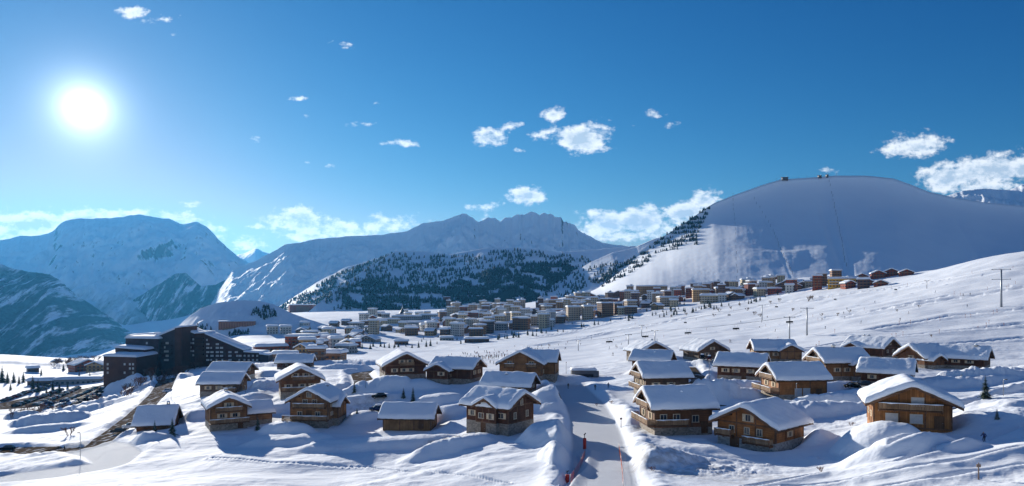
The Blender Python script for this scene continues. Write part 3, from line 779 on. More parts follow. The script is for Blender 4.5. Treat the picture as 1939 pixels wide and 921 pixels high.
def door(parent, face, t, z, w=1.1, h=2.1, mat=None):
    o0, rz = face
    p = o0 + Matrix.Rotation(rz, 3, 'Z') @ Vector((t, 0, 0)); p.z = z
    def f():
        m = MB(); m.box((0, -0.04, h/2), (w, 0.10, h)); m.box((0, -0.06, h + 0.07), (w + 0.24, 0.16, 0.14))
        for s in (-1, 1): m.box((s * (w/2 + 0.06), -0.06, h/2), (0.12, 0.16, h))
        return m.mesh('door', mat or M_DOOR)
    d = inst('door', cached(('do', w, h, (mat or M_DOOR).name), f), parent, p, rz)
    def g():
        m = MB(); m.tube([(0, 0, 0), (0, -0.12, 0)], 0.03); m.tube([(0, -0.12, 0), (0.14, -0.12, 0)], 0.025); return m.mesh('handle', M_METAL)
    inst('handle', cached('hd', g), d, (w * 0.36, -0.09, 1.0))
    return d
def balcony(parent, face, t, z, w, dep=1.3, snow=True, h=1.0):
    o0, rz = face
    p = o0 + Matrix.Rotation(rz, 3, 'Z') @ Vector((t, 0, 0)); p.z = z
    def f():
        m = MB(); m.box((0, -dep/2, 0), (w, dep, 0.16))
        n = max(2, int(w / 2.2))
        for i in range(n + 1):
            x = -w/2 + 0.1 + (w - 0.2) * i / n
            m.box((x, -dep * 0.42, -0.19), (0.16, dep * 0.84, 0.2))
            m.box((x, -dep + 0.07, 0.08 + h/2), (0.12, 0.12, h))
        return m.mesh('balcony', M_BARGE)
    def g():
        m = MB()
        m.box((0, -dep + 0.05, h + 0.11), (w, 0.14, 0.09)); m.box((0, -dep + 0.05, 0.26), (w, 0.07, 0.08))
        for s in (-1, 1): m.box((s * (w/2 - 0.04), -dep/2, h + 0.10), (0.1, dep - 0.16, 0.08))
        n = int(w / 0.24)
        for i in range(n):
            m.box((-w/2 + 0.12 + (w - 0.24) * (i + 0.5) / n, -dep + 0.02, h * 0.56 + 0.1), (0.17, 0.035, h * 0.82))
        k = int(dep / 0.24)
        for s in (-1, 1):
            for i in range(k): m.box((s * (w/2 - 0.015), -dep + 0.14 + (dep - 0.2) * (i + 0.5) / k, h * 0.56 + 0.1), (0.035, 0.17, h * 0.82))
        return m.mesh('railing', M_RAIL)
    b = inst('balcony', cached(('ba', w, dep, h), f), parent, p, rz)
    inst('railing', cached(('ra', w, dep, h), g), b, (0, 0, 0))
    if snow:
        def s_():
            m = MB(); n = 10
            pts = [(-w/2 + w * i / n, -dep + 0.05, h + 0.19 + 0.03 * math.sin(i * 2.1)) for i in range(n + 1)]
            m.tube(pts, [0.05] + [0.10 + 0.03 * math.sin(i * 1.7) for i in range(n - 1)] + [0.05], 6)
            return m.mesh('snow_strip', M_ROOFSNOW)
        inst('snow_strip', cached(('ss', w, dep), s_), b, (0, 0, 0))
    return b

def snow_slab(parent, hx, hy, hfun, th, seed, M=None, name='roof_snow', mat=None, drop=(0, 0)):
    """thick soft snow lying on a roof whose top is hfun(x,y) over |x|<hx, |y|<hy"""
    n, k = max(12, int(hx * 5)), max(12, int(hy * 5))
    a = np.linspace(-1, 1, n); b = np.linspace(-1, 1, k)
    a = np.sign(a) * (1 - (1 - np.abs(a)) ** 1.35); b = np.sign(b) * (1 - (1 - np.abs(b)) ** 1.35)
    A, B = np.meshgrid(a * hx, b * hy, indexing='ij')
    wob = 0.34 * fbm(A * 0.7 + seed, B * 0.7, 3, seed)
    ex = hx - np.abs(A); ey = hy - np.abs(B)
    e = np.minimum(ex, ey)
    rr = 0.55
    prof = np.sqrt(np.clip(1 - (1 - np.clip(e / rr, 0, 1)) ** 2, 0, 1))
    t = th * (0.22 + 0.78 * prof) * (1 + 0.34 * fbm(A / 3.1, B / 3.1, 3, seed + 3) + 0.10 * fbm(A / 0.9, B / 0.9, 2, seed + 5))
    H = hfun(A, B)
    X = A * (1 + np.where(ex < 0.01, wob / hx * 0.8, 0)); Y = B * (1 + np.where(ey < 0.01, wob / hy * 0.8, 0))
    top = np.stack([X, Y, H + t], -1).reshape(-1, 3)
    bot = np.stack([X * 0.985, Y * 0.985, H + 0.02 - 0.10 * (e < 0.02) * (0.5 + fbm(A, B, 2, seed + 8))], -1).reshape(-1, 3)
    idx = np.arange(n * k).reshape(n, k)
    f = [(idx[i, j], idx[i+1, j], idx[i+1, j+1], idx[i, j+1]) for i in range(n - 1) for j in range(k - 1)]
    o = n * k
    f2 = [(o + q[3], o + q[2], o + q[1], o + q[0]) for q in f]
    ring = [idx[i, 0] for i in range(n)] + [idx[n-1, j] for j in range(1, k)] + [idx[i, k-1] for i in range(n - 2, -1, -1)] + [idx[0, j] for j in range(k - 2, 0, -1)]
    f3 = [(ring[i], o + ring[i], o + ring[(i+1) % len(ring)], ring[(i+1) % len(ring)]) for i in range(len(ring))]
    vs = np.concatenate([top, bot])
    if M is not None:
        vs = np.array([tuple(M @ Vector(v)) for v in vs])
    m = MB(); m.add(vs.tolist(), [tuple(int(i) for i in q) for q in f + f2 + f3], 0, True)
    ob = m.build(name, mat or M_ROOFSNOW, parent)
    return ob

def section(root, W, L, H, pitch, wood, seed, M=Matrix.Identity(4), ov=1.0, ovg=1.1, th=0.75, base=0.0, base_mat=None, sink=2.5, snow=True, barge=True):
    """one gabled block with its ridge along local Y"""
    tn = math.tan(R(pitch)); zr = H + W/2 * tn
    def bld(mb, name, mats, par=root):
        mb.v = [tuple(M @ Vector(v)) for v in mb.v]
        return mb.build(name, mats, par)
    w = MB(); w.prism([(-W/2, -sink), (W/2, -sink), (W/2, H), (0, zr), (-W/2, H)], -L/2, L/2)
    if barge:
        # posts and floor beams of the timber frame, a darker tone, standing 6 cm proud
        for sy in (-1, 1):
            yb = sy * (L/2 + 0.03)
            for fx in (-0.985, -0.33, 0.33, 0.985):
                x = fx * W/2; zt = zr - abs(x) * tn - 0.05; zb = max(base, -0.2)
                w.box((x, yb, (zt + zb) / 2), (0.2, 0.12, zt - zb), 1)
            for zz in (base + 0.1, H - 0.1) if H - base > 1.5 else (H - 0.1,): w.box((0, yb, zz), (W - 0.1, 0.14, 0.24), 1)
        for sx in (-1, 1):
            for fy in (-0.99, -0.3, 0.3, 0.99): w.box((sx * (W/2 + 0.03), fy * L/2, (H + max(base, 0)) / 2 - 0.1), (0.12, 0.2, H - max(base, 0) - 0.2), 1)
    wall = bld(w, 'wall', [wood, M_BARGE])
    if base > 0:
        b = MB(); b.box((0, 0, (base - sink) / 2), (W + 0.16, L + 0.16, base + sink)); bld(b, 'stone_base', base_mat or M_STONE)
    r = MB(); tk = 0.24; We = W/2 + ov; ze = H - ov * tn
    r.prism([(-We, ze), (0, zr), (We, ze), (We, ze + tk), (0, zr + tk + 0.02), (-We, ze + tk)], -L/2 - ovg, L/2 + ovg)
    for s in (-1, 1):
        for fx in (-0.98, -0.5, 0, 0.5, 0.98):
            x = fx * W/2; r.box((x, s * (L/2 + ovg * 0.45), zr - abs(x) * tn - 0.16), (0.2, ovg * 0.9, 0.22))
    roof = bld(r, 'roof', M_ROOFW)
    if barge:
        for s in (-1, 1):
            g = MB(); y = s * (L/2 + ovg)
            y0, y1 = (y - 0.07, y - 0.005) if s < 0 else (y + 0.005, y + 0.07)
            g.prism([(-We - 0.03, ze - 0.12), (0, zr - 0.12), (We + 0.03, ze - 0.12), (We + 0.03, ze + tk + 0.05), (0, zr + tk + 0.06), (-We - 0.03, ze + tk + 0.05)], y0, y1)
            bld(g, 'bargeboard', M_BARGE, roof)
    if snow:
        hf = lambda x, y: zr + tk + 0.02 - (np.sqrt(x * x + 0.35) - 0.59 * 0.5) * tn
        snow_slab(roof, We + 0.12, L/2 + ovg + 0.1, hf, th, seed, M)
    def face(k):
        o0, rz = {'front': (Vector((0, -L/2, 0)), 0.0), 'back': (Vector((0, L/2, 0)), math.pi), 'right': (Vector((W/2, 0, 0)), math.pi/2), 'left': (Vector((-W/2, 0, 0)), -math.pi/2)}[k]
        o1 = M @ o0; return (Vector((o1.x, o1.y, 0)), rz + M.to_euler().z)
    return face, zr

def chimney(root, x, y, z, h=1.6, s=0.8):
    m = MB(); m.box((x, y, z + h/2), (s, s, h))
    c = m.build('chimney', M_STONE, root)
    k = MB()
    for dx in (-1, 1):
        for dy in (-1, 1): k.box((x + dx * s * 0.38, y + dy * s * 0.38, z + h + 0.16), (0.12, 0.12, 0.32))
    k.box((x, y, z + h + 0.36), (s + 0.3, s + 0.3, 0.08)); k.build('cap', M_METAL, c)
    snow = MB(); n = 10
    rings = [(0.62, 0.0), (0.60, 0.18), (0.42, 0.32), (0.15, 0.38)]
    b = []
    for (rr, zz) in rings:
        for i in range(n): b.append((x + rr * s * math.cos(2 * math.pi * i / n), y + rr * s * math.sin(2 * math.pi * i / n), z + h + 0.41 + zz))
    fs = [(j*n+i, j*n+(i+1) % n, (j+1)*n+(i+1) % n, (j+1)*n+i) for j in range(3) for i in range(n)] + [tuple(range(n))[::-1], tuple(3*n+i for i in range(n))]
    snow.add(b, fs, 0, True); snow.build('snow_cap', M_ROOFSNOW, c)

CHALET_G = 'wooden chalets of the snowy hamlet'
CHALETS = []
def chalet(label, px, py, rot, W, L, H, pitch=27, wood='brown', base=1.6, base_mat=None, th=0.8, cross=None, dz=0.0, seed=None, lit=0, front=(), right=(), left=(), back=(), bal=(), doors=(), chim=(), ov=1.0, ovg=1.1):
    x, y = base_hit(px, py)
    az = math.atan2(x, y)
    rz = R(rot) - az
    z = float(base_h(np.array([x]), np.array([y]))[0]) + dz
    seed = seed or len(CHALETS) * 13 + 5
    PADS.append((x, y, 0.52 * max(W, L), z - dz - 0.1))
    root = empty('chalet', (x, y, z), rz)
    tag(root, label, 'chalet', CHALET_G)
    wm = WOOD[wood]
    face, zr = section(root, W, L, H, pitch, wm, seed, th=th, base=base, base_mat=base_mat, ov=ov, ovg=ovg)
    faces = {k: face(k) for k in ('front', 'back', 'left', 'right')}
    tn = math.tan(R(pitch))
    for c in (cross or []):
        # side, position along the ridge, width, how far it stands out of the wall, eaves height
        side, yy, cw, out, ch = c[:5]; cp = c[5] if len(c) > 5 else pitch
        s = 1 if side == 'right' else -1
        ln = W/2 + out
        M = Matrix.Translation((s * ln / 2, yy, 0)) @ Matrix.Rotation(s * math.pi/2, 4, 'Z')
        f2, z2 = section(root, cw, ln, ch, cp, wm, seed + 3, M, ov=0.7, ovg=0.8, th=th * 0.92, base=base if out > 0.2 else 0, base_mat=base_mat)
        faces[side + '_cross'] = f2('front')
    for k, lst in (('front', front), ('right', right), ('left', left), ('back', back)):
        for w_ in lst: window(root, faces[k], *w_)
    for b in bal:
        balcony(root, faces[b[0]], *b[1:])
    for d in doors: door(root, faces[d[0]], *d[1:])
    for k, t, zz, *rest in [c for c in (CROSSWIN.get(label, []))]:
        window(root, faces[k], t, zz, *rest)
    for c in chim: chimney(root, c[0], c[1], zr - abs(c[0]) * tn - 0.4, *(c[2:] or ()))
    CHALETS.append(root)
    return root
CROSSWIN = {}
S2 = [(-2.2, 2.9), (2.2, 2.9), (0, 5.6)]
def wins(lst, w=1.1, h=1.15, shut='side'): return [(t, z, w, h, shut) for t, z in lst]

# ---- left half of the hamlet
chalet('low chalet whose snow roof meets the drift behind two small firs', 300, 808, 76, 9.5, 8.6, 1.6, 38, 'brown', 0, th=0.8, chim=[(0.3, -2.5)], front=[(0, 2.4, 1, 1, 'none')], cross=None)
chalet('chalet with a plain snow roof standing just in front of the pale-gabled one', 424, 746, 72, 9.5, 12, 4.0, 27, 'weathered', 1.4, left=wins([(-3.5, 2.6), (0, 2.6), (3.2, 2.6)]), bal=[('left', 3.5, 1.5, 4.5, 1.4)], front=wins([(0, 4.5)]))
chalet('chalet with a pale rendered gable and two dark roof vents, below the huge dark building', 440, 723, 66, 9.5, 13, 4.2, 27, 'honey', 2.6, M_RENDER, front=wins([(-1.8, 1.6), (1.8, 1.6), (0, 4.6)]), left=wins([(-3, 1.7), (2, 1.7)]), chim=[(-1.8, 0, 0.9, 0.6), (-1.0, 3.4, 0.7, 0.6)])
CROSSWIN['honey chalet with a balcony gable and a lower wing, dark fir at its corner'] = [('right_cross', 0, 2.6, 1.0, 1.0, 'side')]
chalet('honey chalet with a balcony gable and a lower wing, dark fir at its corner', 428, 808, 8, 8.8, 10, 5.8, 27, 'honey', 1.6, th=0.9,
       cross=[('right', 0.5, 8.0, 6.5, 3.4)], front=wins([(-1.6, 3.6), (1.5, 3.6), (0, 6.3)], 1.3, 1.1), bal=[('front', 0, 1.8, 9.6, 1.6), ('front', 0, 4.7, 6.4, 1.2)], chim=[(0.3, 2.5)], doors=[('front', 2.8, 0.0)])
chalet('broad brown gabled chalet with wide eaves just behind the tallest balcony chalet', 567, 748, 4, 11.5, 11, 5.4, 28, 'brown', 1.8, th=0.95, front=wins([(-3.6, 3.4), (0.4, 3.4), (3.4, 3.4), (-1.6, 6.6), (1.6, 6.6)], 1.2, 1.2), bal=[('front', 0.8, 5.2, 6.4, 1.2), ('front', -1, 2.0, 9, 1.3)], ov=1.4)
chalet('tall honey timber chalet with two full-width pale balconies on its gable', 600, 803, -20, 9.6, 11, 6.6, 29, 'honey', 1.8, th=0.8, cross=[('right', 1.6, 6.5, 1.3, 4.8)],
       front=wins([(-2.4, 3.4), (2.2, 3.4), (-1.0, 6.4), (1.4, 6.4), (0, 8.2)], 1.3, 1.3, 'none'), bal=[('front', -0.6, 2.0, 11.5, 1.8), ('front', 0.2, 5.0, 8.2, 1.3)], right=wins([(-2.6, 3.2), (-2.6, 5.4)], 1.0, 1.0), doors=[('front', 0, 2.1)], chim=[(1.6, 3.0, 1.2)])
chalet('low thick-snowed roof with one dark vent, farthest back of the left chalets', 560, 697, 80, 9, 14, 2.8, 26, 'dark', 0.8, th=1.2, chim=[(-1.8, 0.5, 1.0, 0.7)], left=wins([(-3, 1.8), (3, 1.8)], 1, 0.9, 'none'))
chalet('dark red-brown wide-gabled chalet with pale shutters, left of the cross-gabled chalet', 762, 715, 10, 13, 12, 4.6, 28, 'dark', 1.6, th=0.85, front=wins([(-3.6, 3.0), (-0.6, 3.0), (1.6, 3.0), (-1.2, 5.7), (1.4, 5.7)], 1.1, 1.15), bal=[('front', 0.4, 4.4, 4.6, 1.0, False)], ov=1.3)
CROSSWIN['dark chalet with a low cross gable and a side deck, between two broad gables'] = [('left_cross', 1.2, 3.2, 1.2, 1.1, 'side')]
chalet('dark chalet with a low cross gable and a side deck, between two broad gables', 866, 724, 66, 9, 13, 4.8, 27, 'dark', 1.6, th=0.8, cross=[('left', 3.4, 7.0, 2.6, 4.0)], front=wins([(-1.8, 3.4), (1.8, 3.4), (0, 5.9)]), left=wins([(-1.5, 3.2), (-4.2, 3.2)], 1.2, 1.1), bal=[('left', -2.8, 1.9, 6.0, 1.6)])
chalet('broad tan chalet with two small gable balconies and a tall roof rising behind it', 992, 722, -10, 13, 12, 6.0, 27, 'honey', 2.4, M_STONE, th=0.85, cross=[('right', 3.8, 9, 3.4, 6.2, 32)], front=wins([(-3.4, 6.0), (3.4, 6.0)], 1.6, 1.6, 'none') + wins([(-3.2, 2.9), (3.2, 2.9)], 1.1, 1.1), bal=[('front', -3.4, 4.9, 3.2, 1.0), ('front', 3.4, 4.9, 3.2, 1.0)], right=wins([(-2, 3.4), (0.5, 3.4)]))
chalet('half-buried chalet with notched roof snow, right behind the large dark chalet', 966, 745, 74, 9, 12.5, 2.6, 28, 'brown', 1.0, th=0.95, chim=[(-1.2, 0.6, 1.1, 0.7)], front=wins([(-1.6, 2.1), (1.6, 2.1)], 1, 1))
CROSSWIN['large dark chalet on a tall stone base with a front dormer, left of the run'] = [('left_cross', -0.8, 6.0, 0.9, 1.2, 'side'), ('left_cross', 0.8, 6.0, 0.9, 1.2, 'none'), ('left_cross', -1.2, 3.7, 1.4, 1.2, 'none'), ('left_cross', 1.2, 3.7, 0.9, 1.2, 'side')]
chalet('large dark chalet on a tall stone base with a front dormer, left of the run', 947, 814, 53, 9.0, 11.0, 5.9, 27, 'dark', 2.3, th=0.85, ov=1.2, ovg=1.2, cross=[('left', -0.4, 5.2, 1.0, 5.7, 30)],
       left=wins([(3.6, 3.9)], 1.5, 1.2) + wins([(-4.0, 3.9)], 1.1, 1.2), front=wins([(-2.2, 3.8), (2.2, 3.8), (0.2, 6.4)], 0.9, 1.4, 'none'), doors=[('left_cross', -0.6, 0.1, 1.1, 2.0)])
chalet('low shed-like chalet of upright boards under a deep snow slab, below two little firs', 777, 810, 77, 7.6, 11.5, 3.2, 30, 'board', 0.0, th=0.8, doors=[('left', 3.5, 0.4, 1.0, 2.0)], ov=1.1)
# ---- right half
chalet('rear chalet with bright wind-blown snow left of its gable and a dark chimney', 1226, 682, 28, 12, 12, 3.8, 27, 'weathered', 1.2, th=0.95, front=wins([(-2, 2.6), (2, 2.6)], 1, 1), chim=[(0.6, -2.5)])
chalet('chalet with a flat blue-white snow roof seen just below the wind-blown one', 1236, 701, 78, 9, 11.5, 3.6, 27, 'brown', 1.2, th=0.9, left=wins([(-3, 2.3), (0, 2.3), (3, 2.3)]), chim=[(-1.8, -1.0, 1.0, 0.6)])
chalet('chalet with two pale side balconies, third from the front in the column beside the run', 1251, 748, -70, 9.6, 11.2, 5.2, 29, 'weathered', 1.6, th=0.9, front=wins([(-2.2, 3.6), (2.0, 3.6), (0, 6.2)], 1.2, 1.3), bal=[('front', 0, 2.0, 10, 1.5), ('front', 0, 4.9, 7.5, 1.2)], right=wins([(-3, 3.2), (1, 3.2)]), chim=[(2.2, 1.5, 0.9, .7)])
chalet('chalet with an open timber deck under a big snow roof, nearest right of the run', 1278, 815, -70, 9.4, 11.4, 5.4, 29, 'brown', 1.4, th=0.95, front=wins([(-2.2, 3.4), (2.0, 3.4), (0, 6.2)], 1.2, 1.3), bal=[('front', 0, 1.9, 10.5, 1.7), ('front', 0, 4.9, 7.5, 1.2), ('right', -2.6, 1.9, 6.4, 1.4)],
       right=wins([(-4, 3.3), (-1.4, 3.3), (2.4, 3.0)], 1.4, 1.4, 'none'), doors=[('right', 4.2, 0.2)], chim=[(2.0, 0.5, 1.0, .7), (2.2, 3.0, 0.7, .6)], ov=1.2)
chalet('bright orange log chalet with a pale grey stone base, lowest of the right chalets', 1440, 845, -29, 11.2, 10.0, 4.7, 27, 'orange', 1.9, M_STONEG, th=0.8, ov=1.2, ovg=1.3, front=wins([(-2.8, 3.4), (0.2, 3.4), (2.6, 3.4)], 1.1, 1.3, 'none') + wins([(0.4, 5.7)], 1.1, 1.3), bal=[('front', -4.0, 2.2, 3.4, 1.3), ('front', 2.6, 1.5, 5.2, 1.5)],
       right=wins([(0, 3.0)], 1.0, 1.0), doors=[('front', -2.2, -0.2, 1.6, 2.0)])
chalet('chalet with a small porch gable, behind the row of parked cars', 1334, 681, 34, 11.5, 10, 3.6, 28, 'weathered', 1.0, th=0.95, cross=None, front=wins([(-2.4, 2.4), (0, 4.4), (2, 2.4)], 1, 1), doors=[('front', 3.8, 0)])
chalet('dark-walled chalet with a bright snow drift down the left edge of its roof', 1406, 717, 80, 9.6, 12.5, 4.2, 28, 'dark', 1.2, th=0.95, left=wins([(-4, 2.7), (-1, 2.7), (3, 2.7)], 1.2, 1.1), doors=[('left', 1.2, 0.1)])
chalet('chalet showing timber gables at both ends of its roof, back row middle', 1462, 684, -76, 10, 13, 4.2, 28, 'honey', 1.2, th=0.9, cross=[('right', 4.6, 7, 2.0, 4.0)], right=wins([(-3, 2.8), (0, 2.8)]), front=wins([(-1.5, 3.0), (1.5, 3.0)]))
chalet('orange chalet with a timber deck and two pale garage doors under its eaves', 1502, 750, -64, 10, 12, 4.8, 30, 'orange', 1.0, th=0.85, front=wins([(-2, 3.2), (2, 3.2), (0, 5.8)], 1.2, 1.2), bal=[('front', 0, 1.6, 11, 2.4), ('front', 0, 4.5, 7.5, 1.2)], right=wins([(-1.2, 1.5), (0.9, 1.5)], 1.8, 2.1, 'closed'), doors=[('right', 4, 0.1)])
chalet('chalet with layered balconies on its left gable, behind the orange deck chalet', 1586, 717, -60, 10.2, 12.5, 5.2, 30, 'honey', 1.2, th=0.85, cross=[('right', 4.0, 6, 1.6, 4.4)], front=wins([(-2, 3.4), (2, 3.4), (0, 6.3)], 1.2, 1.2), bal=[('front', 0, 2.0, 10.2, 1.5), ('front', 0, 5.0, 8, 1.2)], right=wins([(-3, 3), (0, 3)]), chim=[(0.3, -1.5)])
chalet('red-brown chalet with twin chimneys and a right-hand gable, in the back row', 1650, 678, 62, 10, 13, 4.0, 28, 'dark', 1.2, th=0.9, cross=[('left', 3.4, 6, 1.6, 3.4)], front=wins([(-1.8, 2.8), (1.8, 2.8), (0, 5.4)], 1, 1.1, 'none'), chim=[(0.2, 1.0, 1.2, .6), (0.2, 2.6, 1.2, .6)])
chalet('snow roof brightly lit on its left corner, just behind the biggest orange gable', 1680, 728, 84, 9.4, 11, 3.4, 27, 'dark', 1.0, th=1.0, left=wins([(-3, 2.2), (3, 2.2)], 1, 1))
chalet('snow-laden chalet with a tiny porch gable at its foot, left of the rightmost one', 1748, 694, -40, 9.5, 10, 3.2, 32, 'brown', 1.0, th=1.0, front=wins([(0, 3.0)], 1, 1), cross=[('right', -2, 4.5, 2.2, 2.4)])
chalet('rightmost chalet, its long roof sagging under snow with a chimney near its right end', 1816, 696, 80, 10, 14.5, 3.2, 28, 'dark', 1.0, th=1.0, left=wins([(-4, 2.3), (0, 2.3), (3.5, 2.3)], 1.2, 1), chim=[(-0.8, -4.6), (0.2, -1, 0.9, 0.5)])
chalet('big honey-orange gable with three closed grey shutters, largest chalet on the right', 1718, 808, 8, 11.4, 10, 4.2, 25, 'planked', 0.0, dz=0.5, th=1.0, ov=1.4, ovg=1.4, front=[(-3.0, 1.6, 1.9, 1.6, 'closed'), (0.6, 1.6, 1.9, 1.6, 'closed'), (0.8, 4.4, 1.9, 1.5, 'closed')], bal=[('front', -0.4, 3.0, 9.4, 1.3, True)], left=wins([(2, 1.8), (-2, 1.8)], 1, 1), doors=[('front', 3.9, 0.1, 1.2, 2.0)])
# ------------------------------------------------------------------ town buildings
def facade_mat(name, col, floor=2.8, bay=3.3, win=0.5, glass=(0.03, 0.04, 0.06), slab=None):
    m, nt, bs = newmat(name)
    co = coords(nt, 'Object')
    sp = nt.nodes.new('ShaderNodeSeparateXYZ'); nt.links.new(co, sp.inputs[0])
    fz = math_(nt, 'FRACT', math_(nt, 'DIVIDE', sp.outputs[2], floor))
    hx = math_(nt, 'DIVIDE', math_(nt, 'ADD', math_(nt, 'MULTIPLY', sp.outputs[0], 1.0), math_(nt, 'MULTIPLY', sp.outputs[1], 1.0)), bay)
    fx = math_(nt, 'FRACT', math_(nt, 'ADD', hx, 0.25))
    wz = math_(nt, 'MULTIPLY', math_(nt, 'GREATER_THAN', fz, 0.32), math_(nt, 'LESS_THAN', fz, 0.80))
    wx = math_(nt, 'LESS_THAN', fx, win)
    w = math_(nt, 'MULTIPLY', wz, wx)
    above = math_(nt, 'GREATER_THAN', sp.outputs[2], 0.1)
    w = math_(nt, 'MULTIPLY', w, above)
    n = noise(nt, co, 0.25, 5)
    base = mixc(nt, n, tuple(k * 0.8 for k in col), tuple(min(1, k * 1.15) for k in col))
    if slab is not None:
        base = mixc(nt, math_(nt, 'LESS_THAN', fz, 0.14), base, slab)
    nt.links.new(mixc(nt, w, base, glass), bs.inputs['Base Color'])
    nt.links.new(math_(nt, 'MULTIPLY_ADD', w, -0.6, 0.8), bs.inputs['Roughness'])
    bs.inputs['Specular IOR Level'].default_value = 0.35
    return m
FAC = {'white': facade_mat('white facade', (0.581, 0.556, 0.504)), 'cream': facade_mat('cream facade', (0.524, 0.421, 0.265)), 'beige': facade_mat('beige facade', (0.422, 0.293, 0.176), slab=(0.58, 0.52, 0.45)),
       'brown': facade_mat('brown facade', (0.205, 0.088, 0.035), slab=(0.34, 0.24, 0.17)), 'dark': facade_mat('dark brown facade', (0.099, 0.047, 0.035), slab=(0.22, 0.16, 0.12)),
       'red': facade_mat('red-brown facade', (0.277, 0.057, 0.025)), 'grey': facade_mat('grey facade', (0.298, 0.286, 0.271)), 'ochre': facade_mat('ochre facade', (0.642, 0.332, 0.010), slab=(0.7, 0.55, 0.3)),
       'tan': facade_mat('tan facade', (0.462, 0.255, 0.086), slab=(0.55, 0.42, 0.3))}
M_SLAB = plain('balcony concrete', (0.50, 0.47, 0.42), 0.8)
M_SLABW = plain('balcony timber', (0.24, 0.14, 0.08), 0.8)

def cap_mesh(W, L, th, seed, lip=0.5):
    """rounded pillow of snow on a flat roof"""
    m = MB(); n = 12; k = 9
    A, B = np.meshgrid(np.sin(np.linspace(-1, 1, n) * math.pi/2), np.sin(np.linspace(-1, 1, k) * math.pi/2), indexing='ij')
    e = np.minimum(1 - np.abs(A), (1 - np.abs(B)) * L / W)
    H = th * (0.28 + 0.72 * np.sqrt(np.clip(1 - (1 - np.clip(e / 0.22, 0, 1)) ** 2, 0, 1))) * (1 + 0.25 * fbm(A * 1.3 + seed, B * 1.3, 2, seed))
    X, Y = A * (W/2 + lip), B * (L/2 + lip)
    top = np.stack([X, Y, H], -1).reshape(-1, 3); bot = np.stack([X, Y, H * 0], -1).reshape(-1, 3)
    idx = np.arange(n * k).reshape(n, k)
    f = [(int(idx[i, j]), int(idx[i+1, j]), int(idx[i+1, j+1]), int(idx[i, j+1])) for i in range(n-1) for j in range(k-1)]
    o = n * k
    ring = [idx[i, 0] for i in range(n)] + [idx[n-1, j] for j in range(1, k)] + [idx[i, k-1] for i in range(n-2, -1, -1)] + [idx[0, j] for j in range(k-2, 0, -1)]
    ring = [int(r) for r in ring]
    f3 = [(ring[i], o + ring[i], o + ring[(i+1) % len(ring)], ring[(i+1) % len(ring)]) for i in range(len(ring))]
    m.add(np.concatenate([top, bot]).tolist(), f + [tuple(o + r for r in ring)] + f3, 0, True)
    return m.mesh('roof_snow', M_ROOFSNOW)

def block(name, W, L, storeys, col, seed, bal=None, pent=False, fl=2.8):
    """flat-roofed block of flats, front towards -Y"""
    root = empty(name)
    H = storeys * fl + 0.6
    w = MB(); w.box((0, 0, (H - 6) / 2), (W, L, H + 6)); w.build('wall', FAC[col], root)
    r = MB(); r.box((0, 0, H + 0.15), (W + 0.5, L + 0.5, 0.3)); roof = r.build('roof', M_SLAB if col not in ('brown', 'dark') else M_SLABW, root)
    s = inst('roof_snow', cap_mesh(W, L, 1.7 + 0.5 * (seed % 3) / 2, seed, 0.9), roof, (0, 0, H + 0.30))
    if pent:
        p = MB(); p.box((W * 0.18, 0, H + 1.5), (W * 0.3, L * 0.4, 2.4)); pp = p.build('stair_tower', FAC[col], root)
        inst('roof_snow', cap_mesh(W * 0.3, L * 0.4, 1.2, seed + 2, 0.4), pp, (W * 0.18, 0, H + 2.72))
    if bal:
        for k in range(1, storeys):
            b = MB(); b.box((0, -L/2 - 0.6, k * fl + 0.05), (W * bal, 1.2, 0.18)); b.box((0, -L/2 - 1.15, k * fl + 0.55), (W * bal, 0.09, 0.9))
            b.build('balcony', M_SLAB if col in ('white', 'cream', 'grey', 'beige', 'ochre') else M_SLABW, root)
    return root
def gable_house(name, W, L, H, col, seed, pitch=24):
    root = empty(name)
    section(root, W, L, H, pitch, FAC[col], seed, th=1.0, ov=0.9, ovg=0.9, sink=5, barge=False, base=0)
    for k in range(1, max(2, int(H / 2.8))):
        b = MB(); b.box((0, -L/2 - 0.5, k * 2.8), (W * 0.85, 1.0, 0.16)); b.box((0, -L/2 - 0.97, k * 2.8 + 0.5), (W * 0.85, 0.07, 0.8)); b.build('balcony', M_SLABW, root)
    return root

def put(root, px, py, rot=0.0, dz=-0.3, pad=None):
    x, y = base_hit(px, py); az = math.atan2(x, y)
    root.location = (x, y, gz(x, y) + dz); root.rotation_euler = (0, 0, R(rot) - az)
    return root
TAKEN = []
def reserve(root, r):
    TAKEN.append((root.location.x, root.location.y, r))
TG = 'snow-capped buildings of the far town'
# --- the ones that stand out: (label, category, px, py base, width px, height px, rot, colour, depth ratio, balcony)
def named_block(label, px, py, wpx, hpx, rot, col, dr=0.7, bal=None, pent=False, name='apartment_block', cat='apartment block', group=TG):
    x, y = base_hit(px, py); k = y / F
    W = wpx * k; fl = 2.9
    st = max(1, round(hpx * k / fl))
    b = block(name, W, max(7.0, W * dr), st, col, int(px), bal, pent, fl)
    put(b, px, py, rot); tag(b, label, cat, group); reserve(b, W * 0.7)
    return b
def named_gable(label, px, py, wpx, hpx, rot, col, lr=1.0, name='town_chalet', cat='chalet', group=TG, pitch=24):
    x, y = base_hit(px, py); k = y / F; W = wpx * k
    b = gable_house(name, W, W * lr, max(3.0, hpx * k * 0.65), col, int(px), pitch)
    put(b, px, py, rot); tag(b, label, cat, group); reserve(b, W * 0.7); return b
named_block('white five-storey slab at the near left corner of the town, beside the brown road', 866, 637, 25, 24, -50, 'white', 0.5)
named_block('block with a black flank and white balconies, right of the white corner slab', 922, 632, 22, 22, -35, 'dark', 0.7, 0.9)
named_block('pale grey low block between a black-flanked block and a brown gridded one', 950, 626, 22, 12, -10, 'grey', 0.7)
